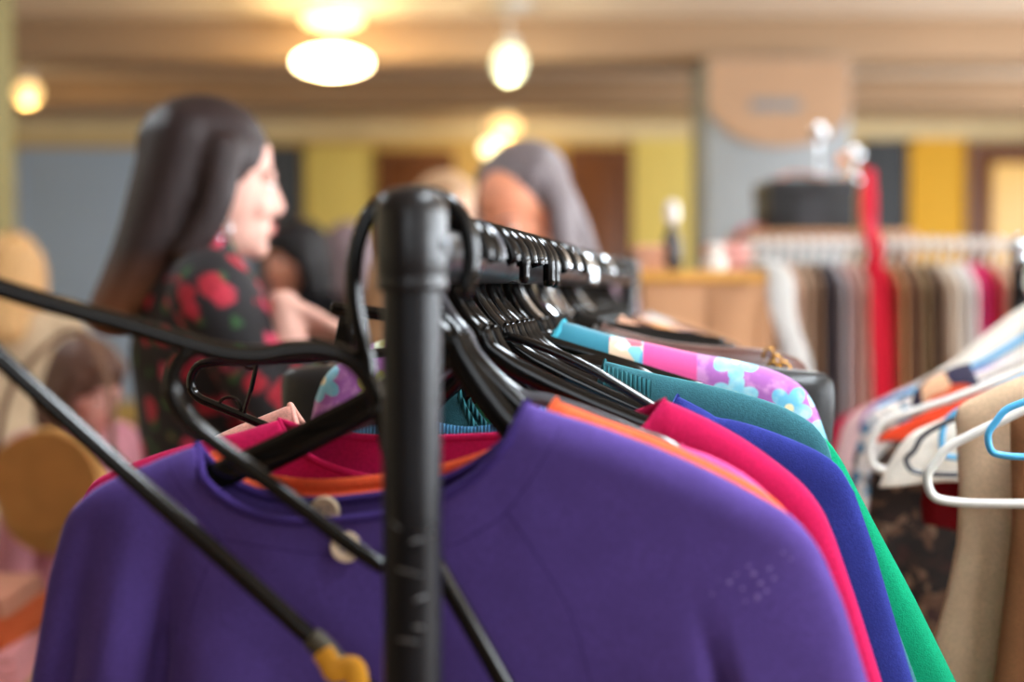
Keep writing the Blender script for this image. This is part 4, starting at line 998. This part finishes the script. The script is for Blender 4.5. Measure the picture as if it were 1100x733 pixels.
# shelf unit with the black box
su = tag(empty('shelf_unit', (pb(872, 4.7), 4.62, 0)), 'tall wooden shelf unit hidden behind the far pale rail, carrying a black hat box', 'shelf unit')
zt = CAMZ + (308 - 247) / F * 4.4
for sx in (-1, 1): b = MB(); b.box((sx * .25 - .012, -.2, 0), (sx * .25 + .012, .2, zt - .02), bev=.002); b.build('side_panel', HM_['tan'], su)
for z in (.08, .55, 1.0, zt - .02): b = MB(); b.box((-.262, -.2, z), (.262, .2, z + .02), bev=.002); b.build('shelf', HM_['tan'], su)
bx = tag(empty('hat_box', (pb(869, 4.5), 4.60, zt)), 'black box with a lid standing on the shelf unit behind the far pale rail', 'box')
hh = (245 - 190) / F * 4.45; ww = (922 - 822) / F * 4.45 / 2 - .012
b = MB(); b.box((-ww, -.15, .0005), (ww, .15, hh - .03), bev=.004); b.build('body', plain('black_card', srgb(20, 20, 22), .6), bx)
b = MB(); b.box((-ww - .004, -.154, hh - .045), (ww + .004, .154, hh), bev=.004); b.build('lid', plain('black_card_lid', srgb(26, 26, 28), .5), bx)
b = MB(); b.box((-.05, -.1545, .01), (.04, -.1502, hh - .046)); b.build('label_panel', plain('dark_grey_card', srgb(40, 40, 44), .6), bx)
for (x, y, rr, lb) in ((880, 141, .026, 'taller silver ball finial on a thin stand on the black hat box'), (923, 166, .026, 'silver ball finial on a thin stand at the scarf end of the hat box'), (905, 172, .020, 'small copper ball finial on a short stand between the two silver ones')):
    c = at(x, y, 4.52); zb = zt + hh + .0005
    if x == 923: c.x -= .012
    o = tag(empty('finial_stand', (c.x, 4.53, zb)), lb, 'ornament'); m_ = M['chrome'] if x != 905 else plain('copper', srgb(206, 140, 96), .2, 1)
    b = MB(); b.ell((0, 0, c.z - zb), rr, seg=24, rings=14); b.build('ball', m_, o)
    b = MB(); b.lathe([(.0001, 0), (.022, 0), (.022, .004), (.006, .010), (.004, .02), (.004, c.z - zb - rr * .9), (.0001, c.z - zb - rr * .9)], seg=20); b.build('stand', m_, o)
drape('cloth', [V(pb(842, 4.5), 4.62, zt + hh + .012), V(pb(856, 4.5), 4.60, zt + hh + .028), V(pb(872, 4.5), 4.58, zt + hh + .022), V(pb(890, 4.5), 4.60, zt + hh + .012)], .035, fabric('peach_cloth', srgb(226, 150, 126)), 'crumpled peach cloth lying on the black hat box', 'cloth', .006, (0, 1, 0))
drape('scarf', [V(.795, 4.5, zt + .012), V(.75, 4.5, zt + .012), V(.722, 4.5, zt + .006), V(.712, 4.5, zt - .05), V(.710, 4.5, zt - .2)], .030, fabric('rose_scarf', srgb(206, 92, 104)), 'rose scarf slipping off the shelf unit on the cabinet side of the hat box', 'scarf', .006, (0, 1, 0))

# ------------------------------------------------------------------ tan cabinet beyond the rail's end
dC = 3.15; xa, xb = pb(686, dC), pb(832, dC); zc = CAMZ + (308 - 291) / F * dC
cb = tag(empty('cabinet', ((xa + xb) / 2, dC + .22, 0)), 'tan cabinet with an ochre wooden top standing just past the end of the near rail', 'cabinet'); w = (xb - xa) / 2
b = MB(); b.box((-w + .006, -.21, .06), (w - .006, .2, zc - .026), bev=.003); b.build('body', HM_['tan'], cb)
b = MB(); b.box((-w, -.222, zc - .026), (w, .21, zc), bev=.004); b.build('top', HM_['wood'], cb)
b = MB(); b.box((-w + .02, -.19, 0), (w - .02, .19, .06)); b.build('plinth', HM_['door'], cb)
for sx in (-1, 1):
    dd = MB(); dd.box((min(sx * .003, sx * (w - .010)), -.222, .08), (max(sx * .003, sx * (w - .010)), -.2105, zc - .035), bev=.003); do = dd.build('door', HM_['tan'], cb)
    k = MB(); k.ell((sx * .03, -.232, .8), .012); k.build('knob', M['gold'], do)
def bottle(x, y0, y1, d, label, m, cm, k=1):
    zb = zc + .0006; zt_ = at(x, y0, d).z; h = max(.06, zt_ - zb); o = tag(empty('ornament_vase', (at(x, y0, d).x, d, zb)), label, 'vase')
    b = MB(); b.lathe([(.0001, 0), (.022 * k, 0), (.026 * k, h * .15), (.024 * k, h * .4), (.010 * k, h * .62), (.010 * k, h * .7), (.0001, h * .7)], seg=24); b.build('body', m, o)
    b = MB(); b.ell((0, 0, h * .82), (.019 * k, .019 * k, h * .19), seg=20); b.build('stopper', cm, o)
bottle(722, 215, 290, 3.32, 'dark vase with a big white rounded stopper on the ochre cabinet top', plain('dark_bronze', srgb(58, 48, 46), .3), M['white_plastic'])
bottle(768, 262, 300, 3.22, 'squat white jar with a ball lid on the ochre cabinet top', M['white_plastic'], M['white_plastic'], 1.1)
def folded(name, c, size, m, label, cat, rz=0, layers=3):
    o = tag(empty(name, c, rz), label, cat); b = MB(); x, y, h = size
    for i in range(layers):
        z = h * (i + .5) / layers; b.box((-x / 2 + .006 * (i % 2), -y / 2, z - h / layers * .46), (x / 2 - .004 * i, y / 2 - .005 * (i % 2), z + h / layers * .5), bev=min(.012, h / layers * .35))
    b.build('folds', m, o); return o
folded('folded_cloth', (pb(700, 3.35), 3.4, zc + .0008), (.085, .2, .060), fabric('peach_linen', srgb(232, 176, 146)), 'folded peach linen on the cabinet top nearest the rail end'.replace('nearest', 'close to'), 'cloth')
folded('folded_cloth', (pb(784, 3.35), 3.42, zc + .0008), (.095, .2, .066), fabric('pink_linen', srgb(230, 168, 160)), 'folded pale pink linen on the cabinet top beside the squat white jar', 'cloth')
drape('scarf', [V(pb(833, 3.05), 3.46, zc + .012), V(pb(840, 3.05), 3.2, zc + .014), V(pb(842, 3.05), 3.10, zc - .01), V(pb(848, 2.97), 3.04, zc - .09), V(pb(858, 2.97), 3.0, zc - .18), V(pb(868, 2.97), 2.98, zc - .32), V(pb(876, 2.97), 2.97, zc - .42)], .027, fabric('pale_grey_scarf', srgb(200, 200, 196)), 'pale grey scarf falling over the corner of the tan cabinet', 'scarf', .008)

# ------------------------------------------------------------------ third rail at the picture's edge: cream clothes and white hangers
R3 = Rail(.361, .2077, 1.402, .0125)
E0, E1 = 1.12, 2.42
r3 = tag(empty('clothes_rack', (R3.p(E0).x, E0, 0), R3.rz), 'black rail with chrome end cap carrying cream clothes on white and blue hangers', 'clothes rack'); LL = (E1 - E0) / math.cos(R3.rz)
b = MB(); b.sweep([V(0, 0, R3.z), V(0, LL, R3.z)], .0125, seg=20); b.build('top_rail', M['chrome'], r3)
for yy in (0, LL):
    b = MB(); b.sweep([V(0, yy, R3.z + .02), V(0, yy, .05)], .0145, seg=24); b.build('upright', M['paint'], r3)
    b = MB(); b.ell((0, yy, R3.z + .045), .021); b.sweep([V(0, yy, R3.z + .012), V(0, yy, R3.z + .036)], .018, seg=20); b.build('end_cap', M['chrome'], r3)
    b = MB(); b.sweep([V(-.24, yy, .03), V(.24, yy, .03)], .018, seg=20); b.build('foot', M['paint'], r3)
b = MB(); b.sweep([V(0, 0, .09), V(0, LL, .09)], .012, seg=16); b.build('floor_brace', M['paint'], r3)
def L3(d, l): return R3.pts(l, d)
M['beige'] = fabric('beige_crepe', srgb(228, 194, 160), sheen=.2)
M['cream'] = fabric('cream_cotton', srgb(250, 242, 228), sheen=.2)
M['brownsilk'] = fabric('brown_silk', srgb(150, 102, 68), rough=.5, sheen=.2)
def g3(d, name, label, cat, m, left, lside, fs=.05, bs=.02, tf=.012, tb=.010, hem=-.7, hanger=None, hl='', collar=(.003, .0018), foldamp=.5, seed=2, folds=None, sq=2, cm=None, **k):
    Lp, Ls = L3(d, left), L3(d, lside); sh = Shape(mirror(Lp), mirror(Ls), Lp, Ls, fs, bs, tf, tb, hem, folds, seed=seed, foldamp=foldamp, sq=sq)
    o = garment(R3, d, name, label, cat, m, sh, collar, cm)
    if hanger: shoulder_hanger(R3, d, 'coat_hanger', hl, sh.right, sh.left, hanger, bar=False, a=.006)
    return o, sh
WP = M['white_plastic']; BP = M['blue_plastic']
# white bare tubular hanger at the very front, its round end toward the green sleeve
def th(d, label, left, zb_y, m, r=.0042, cr=.012):
    Lp = L3(d, left); return tube_hanger(R3, d, 'coat_hanger', label, mirror(Lp), Lp, m, r=r, zb=R3.loc(left[-1][0], zb_y, d).z, cr=cr)
th(1.27, 'thick white tubular hanger with round end in front of the beige dress', [(1250, 372), (1180, 398), (1120, 430), (1080, 450), (1040, 469), (1017, 482), (1008, 494)], 538, WP, .0044, .012)
th(1.20, 'bright blue wire hanger with squared end crossing the beige dress', [(1260, 360), (1180, 398), (1120, 424), (1100, 432), (1080, 441), (1070, 453)], 489, BP, .0032, .008)
th(1.47, 'thin grey wire hanger behind the thick white one', [(1200, 372), (1120, 410), (1060, 437), (1010, 457), (990, 470), (982, 484)], 508, M['grey_plastic'], .003, .010)
th(1.505, 'small blue wire hanger end beside the beige dress strap', [(1190, 370), (1110, 400), (1060, 424), (1030, 441), (1017, 452)], 491, BP, .0032, .006)
th(1.62, 'white tubular hanger with round end above the cream blouse', [(1160, 372), (1090, 402), (1027, 427), (985, 441), (955, 452), (943, 463)], 505, WP, .0050, .012)
th(1.93, 'blue tubular hanger end beside the patterned blouse', [(1120, 352), (1060, 386), (1000, 412), (960, 428), (945, 437)], 470, BP, .0036, .010)
th(1.97, 'violet tubular hanger end farthest along the cream clothes', [(1115, 372), (1060, 396), (990, 418), (948, 433), (932, 444)], 480, M['violet_plastic'], .0036, .010)
bd, bsh = g3(1.345, 'dress', 'beige sleeveless dress hanging behind the thick white tubular hanger', 'dress', M['beige'], [(1150, 384), (1110, 400), (1080, 412), (1048, 427), (1031, 437), (1027, 452)], [(1027, 452), (1031, 520), (1029, 580), (1016, 645), (1003, 690), (1000, 733)], fs=.10, bs=.06, tf=.016, tb=.012, hem=-.85, hanger=WP, hl='white flat hanger holding the beige dress', folds=[(-.42, .03, .6, 0, .02), (-.34, .025, -1.3, .05, 0), (-.25, .05, 1.0, .1, .02), (-.1, .04, -1, .2, 0), (.2, .08, .6, .2, 0)])
t = MB(); q = L3(1.322, [(1086, 440), (1084, 520), (1078, 590), (1066, 640), (1058, 668), (1064, 676), (1074, 664), (1084, 610), (1092, 520)]); t.sweep(catmull(q, 6), .0045, .0022, YREF, 12); t.build('sash', M['beige'], bd)
g3(1.30, 'blouse', 'brown silk blouse at the picture edge in front of the beige dress', 'blouse', M['brownsilk'], [(1210, 384), (1170, 400), (1130, 420), (1098, 438), (1086, 450)], [(1086, 450), (1088, 560), (1080, 640), (1068, 733)], tf=.012, tb=.01, hem=-.8, fs=.06, hanger=None)
g3(1.555, 'blouse', 'cream cotton blouse with a pointed front corner between white hangers', 'blouse', M['cream'], [(1140, 396), (1100, 412), (1050, 434), (1010, 452), (980, 466), (966, 480)], [(966, 480), (952, 505), (943, 527)], tf=.014, tb=.012, hem=-.245, hanger=WP, hl='white flat hanger holding the cream cotton blouse', fs=.04)
g3(1.585, 'cardigan', 'dark red cardigan hanging below the cream cotton blouse', 'cardigan', fabric('dark_red_knit', srgb(124, 18, 26)), [(1130, 412), (1090, 430), (1050, 448), (1020, 464), (1003, 480)], [(1003, 480), (990, 540), (992, 562)], tf=.010, tb=.008, hem=-.30, fs=.05)
g3(1.69, 'blouse', 'orange-red blouse edging above the cream cotton blouse', 'blouse', fabric('orange_red_satin', srgb(226, 70, 36), rough=.6), [(1120, 386), (1080, 404), (1045, 420), (1005, 440), (965, 458), (943, 470)], [(943, 470), (940, 490), (940, 520)], tf=.016, tb=.012, hem=-.215, hanger=WP, hl='white flat hanger holding the orange-red blouse')
def print_mat(name, stops, scale, wob=.03):
    t = NT(name); v = t.n('ShaderNodeTexVoronoi'); v.inputs['Scale'].default_value = scale; nz = t.noise(30, 2)
    add = t.n('ShaderNodeVectorMath', operation='MULTIPLY_ADD'); t.l(nz.outputs['Color'], add.inputs[0]); add.inputs[1].default_value = (wob,) * 3; t.l(t.co(), add.inputs[2]); t.l(add.outputs[0], v.inputs['Vector'])
    s = t.n('ShaderNodeSeparateColor'); t.l(v.outputs['Color'], s.inputs[0]); t.color(t.ramp(s.outputs[0], stops, 'CONSTANT')); t.set('Roughness', .75); return t.m
furm = print_mat('brown_lace_print', [(0, srgb(44, 34, 30)), (.35, srgb(96, 70, 54)), (.55, srgb(30, 26, 26)), (.8, srgb(130, 104, 84)), (.9, srgb(58, 34, 30))], 70, .05)
g3(1.745, 'coat', 'dark brown mottled coat hanging low behind the cream blouse', 'coat', furm, [(1110, 404), (1070, 424), (1020, 446), (975, 468), (946, 490), (938, 505)], [(938, 505), (932, 560), (930, 640), (935, 733)], tf=.022, tb=.018, hem=-.85, hanger=M['black'], hl='black hanger holding the dark brown mottled coat', foldamp=1.0)
g3(1.81, 'shirt', 'orange, navy and peach patterned shirt on the cream clothes rail', 'shirt', print_mat('orange_navy_print', [(0, srgb(226, 78, 34)), (.3, srgb(40, 34, 60)), (.6, srgb(230, 180, 140)), (.82, srgb(236, 96, 50))], 24), [(1040, 391), (1030, 393), (1012, 400), (990, 412), (984, 420), (980, 430)], [(980, 428), (978, 460), (976, 490)], tf=.022, tb=.014, hem=-.36, fs=.10, bs=.09, hanger=WP, hl='white flat hanger holding the orange and navy shirt')
g3(1.885, 'blouse', 'grey, white and teal patterned blouse beside the blue hanger end', 'blouse', print_mat('grey_teal_print', [(0, srgb(214, 206, 200)), (.35, srgb(80, 84, 92)), (.55, srgb(226, 216, 206)), (.75, srgb(84, 130, 160)), (.88, srgb(150, 120, 104))], 60), [(1100, 395), (1050, 412), (1000, 424), (960, 433), (935, 444), (926, 458)], [(926, 456), (915, 500), (912, 540)], tf=.022, tb=.016, hem=-.42, hanger=WP, hl='white flat hanger holding the grey and teal blouse')
co, csh = g3(2.06, 'blouse', 'large cream blouse with pale blue piping high on the rail', 'blouse', M['cream'], [(1118, 322), (1095, 332), (1060, 358), (1028, 385), (1000, 404), (982, 414), (972, 428)], [(972, 428), (960, 470), (955, 520)], tf=.05, tb=.02, hem=-.45, hanger=WP, hl='white flat hanger holding the large cream blouse', fs=.03, foldamp=.8)
bv = csh.bvh(); pts = []
for q in catmull(L3(2.06, [(1012, 410), (1040, 396), (1070, 378), (1100, 358), (1112, 350)]), 6):
    h = bv.ray_cast(V(q.x, -1, q.z), V(0, 1, 0))
    if h[0]: pts.append(h[0] + V(0, -.002, 0))
if len(pts) > 2: b = MB(); b.sweep(pts, .005, .002, YREF, 10); b.build('piping', fabric('pale_blue_piping', srgb(170, 200, 220)), co)
g3(2.16, 'blouse', 'pale pink blouse behind the large cream one', 'blouse', fabric('pale_pink', srgb(232, 196, 196)), [(1082, 364), (1050, 379), (1000, 404), (950, 428), (915, 446), (905, 460)], [(905, 460), (895, 500), (893, 560)], tf=.03, tb=.02, hem=-.5, hanger=WP, hl='white flat hanger holding the pale pink blouse')
g3(2.25, 'cardigan', 'raspberry red cardigan behind the pale pink blouse', 'cardigan', fabric('raspberry', srgb(196, 24, 66)), [(1074, 374), (1040, 389), (990, 412), (940, 432), (905, 448), (893, 462)], [(893, 462), (888, 500), (890, 560)], tf=.025, tb=.02, hem=-.55, hanger=M['black'], hl='black hanger holding the raspberry cardigan')

# ------------------------------------------------------------------ jumble table and bag on the other side
tt = tag(empty('trestle_table', (-1.21, 2.02, 0)), 'wooden jumble table with folded clothes and a silver bowl, beside the purple jumper', 'table')
b = MB(); b.box((-.50, -.3, .775), (.50, .3, .80), bev=.004); b.build('table_top', HM_['tan'], tt)
for sx in (-1, 1):
    for sy in (-1, 1): b = MB(); b.box((sx * .45 - .02, sy * .26 - .02, 0), (sx * .45 + .02, sy * .26 + .02, .775), bev=.003); b.build('leg', HM_['door'], tt)
folded('folded_shirt', (-.815, 2.13, .8008), (.20, .25, .055), fabric('pink_jersey', srgb(226, 150, 150)), 'folded pink top lying on the jumble table under the orange one', 'top', .1)
folded('folded_shirt', (-.81, 2.14, .8565), (.18, .22, .040), fabric('orange_jersey', srgb(208, 96, 52)), 'folded burnt orange top on the jumble table pile', 'top', -.1)
folded('folded_shirt', (-.815, 2.14, .8975), (.16, .2, .030), fabric('brick_jersey', srgb(196, 130, 104)), 'folded brick-beige top uppermost on the jumble table pile', 'top', .05, 2)
bo = tag(empty('bowl', (-.80, 1.88, .8006)), 'shiny silver bowl at the edge of the jumble table', 'bowl')
b = MB(); b.lathe([(.0001, 0), (.045, 0), (.05, .006), (.075, .05), (.082, .075), (.080, .077), (.072, .052), (.046, .012), (.0001, .010)], seg=36); b.build('basin', M['chrome'], bo)
b = MB()
for k in range(9): b.ell((.045 * math.cos(k * .7 + .2), .045 * math.sin(k * .7 + .2), .040), .014)
tag(b.build('bead_necklace', M['white_plastic'], None, (-.80, 1.88, .8006)), 'pearly bead necklace coiled in the silver bowl', 'necklace')
bg = tag(empty('shoulder_bag', at(58, 528, 2.66)), 'round tan suede shoulder bag carried in front of the brown-haired child', 'bag')
b = MB(); b.ell((0, 0, 0), (.108, .055, .122), seg=28, rings=18); b.build('pouch', plain('tan_suede', srgb(216, 164, 98), .85, 0, .2, .8, 16, 0, .3, 140), bg)
b = MB(); b.prism([(.102 * math.cos(q * PI / 14), .02 + .10 * math.sin(q * PI / 14)) for q in range(15)] + [(-.06, -.05), (0, -.07), (.06, -.05)], -.066, -.050); b.build('flap', plain('tan_suede_flap', srgb(206, 150, 86), .85, 0, .2, .8, 16), bg)
b = MB(); b.sweep(catmull([V(-.11, 0, .06), V(-.09, .05, .20), V(.0, .14, .30), V(.09, .05, .2), V(.11, 0, .06)], 6), .006, .012, YREF, 10); b.build('strap', plain('brown_strap', srgb(110, 72, 44), .6), bg)

# ------------------------------------------------------------------ daylight, camera
def area(name, loc, rot, sx, sy, e, c=(.86, .93, 1)):
    L = bpy.data.lights.new(name, 'AREA'); L.shape = 'RECTANGLE'; L.size, L.size_y = sx, sy; L.energy = e; L.color = c
    o = bpy.data.objects.new(name, L); COL.objects.link(o); o.location = loc; o.rotation_euler = rot
for i, (a, b_) in enumerate(rw): area('window_daylight', (WR + .03, (a + b_) / 2, 1.78), (0, math.radians(90), 0), 1.8, b_ - a, 230 if i < 3 else 120)
for a, b_ in fw: area('window_daylight', ((a + b_) / 2, YF - .03, 2.17), (math.radians(90), 0, 0), b_ - a, 1.12, 15)
W = bpy.data.worlds.new('overcast_sky'); SC.world = W; W.use_nodes = True; nt = W.node_tree
bgd = nt.nodes['Background']; sk = nt.nodes.new('ShaderNodeTexSky'); sk.sky_type = 'PREETHAM' if 'PREETHAM' in sk.bl_rna.properties['sky_type'].enum_items.keys() else sk.sky_type
sk.turbidity = 8; nt.links.new(sk.outputs[0], bgd.inputs[0]); bgd.inputs[1].default_value = .15
cam = bpy.data.cameras.new('camera'); co_ = bpy.data.objects.new('camera', cam); COL.objects.link(co_)
co_.location = CAM; co_.rotation_euler = (PI / 2 - PITCH, 0, 0)
cam.lens = 50; cam.sensor_width = 36; cam.clip_start = .05; cam.clip_end = 100
cam.dof.use_dof = True; cam.dof.focus_distance = 1.15; cam.dof.aperture_fstop = 2.4
SC.camera = co_
vs = SC.view_settings; SC.display_settings.display_device = 'sRGB'; vs.view_transform = 'Standard'; vs.look = 'None'; vs.gamma = 1; vs.exposure = .55; vs.use_curve_mapping = False
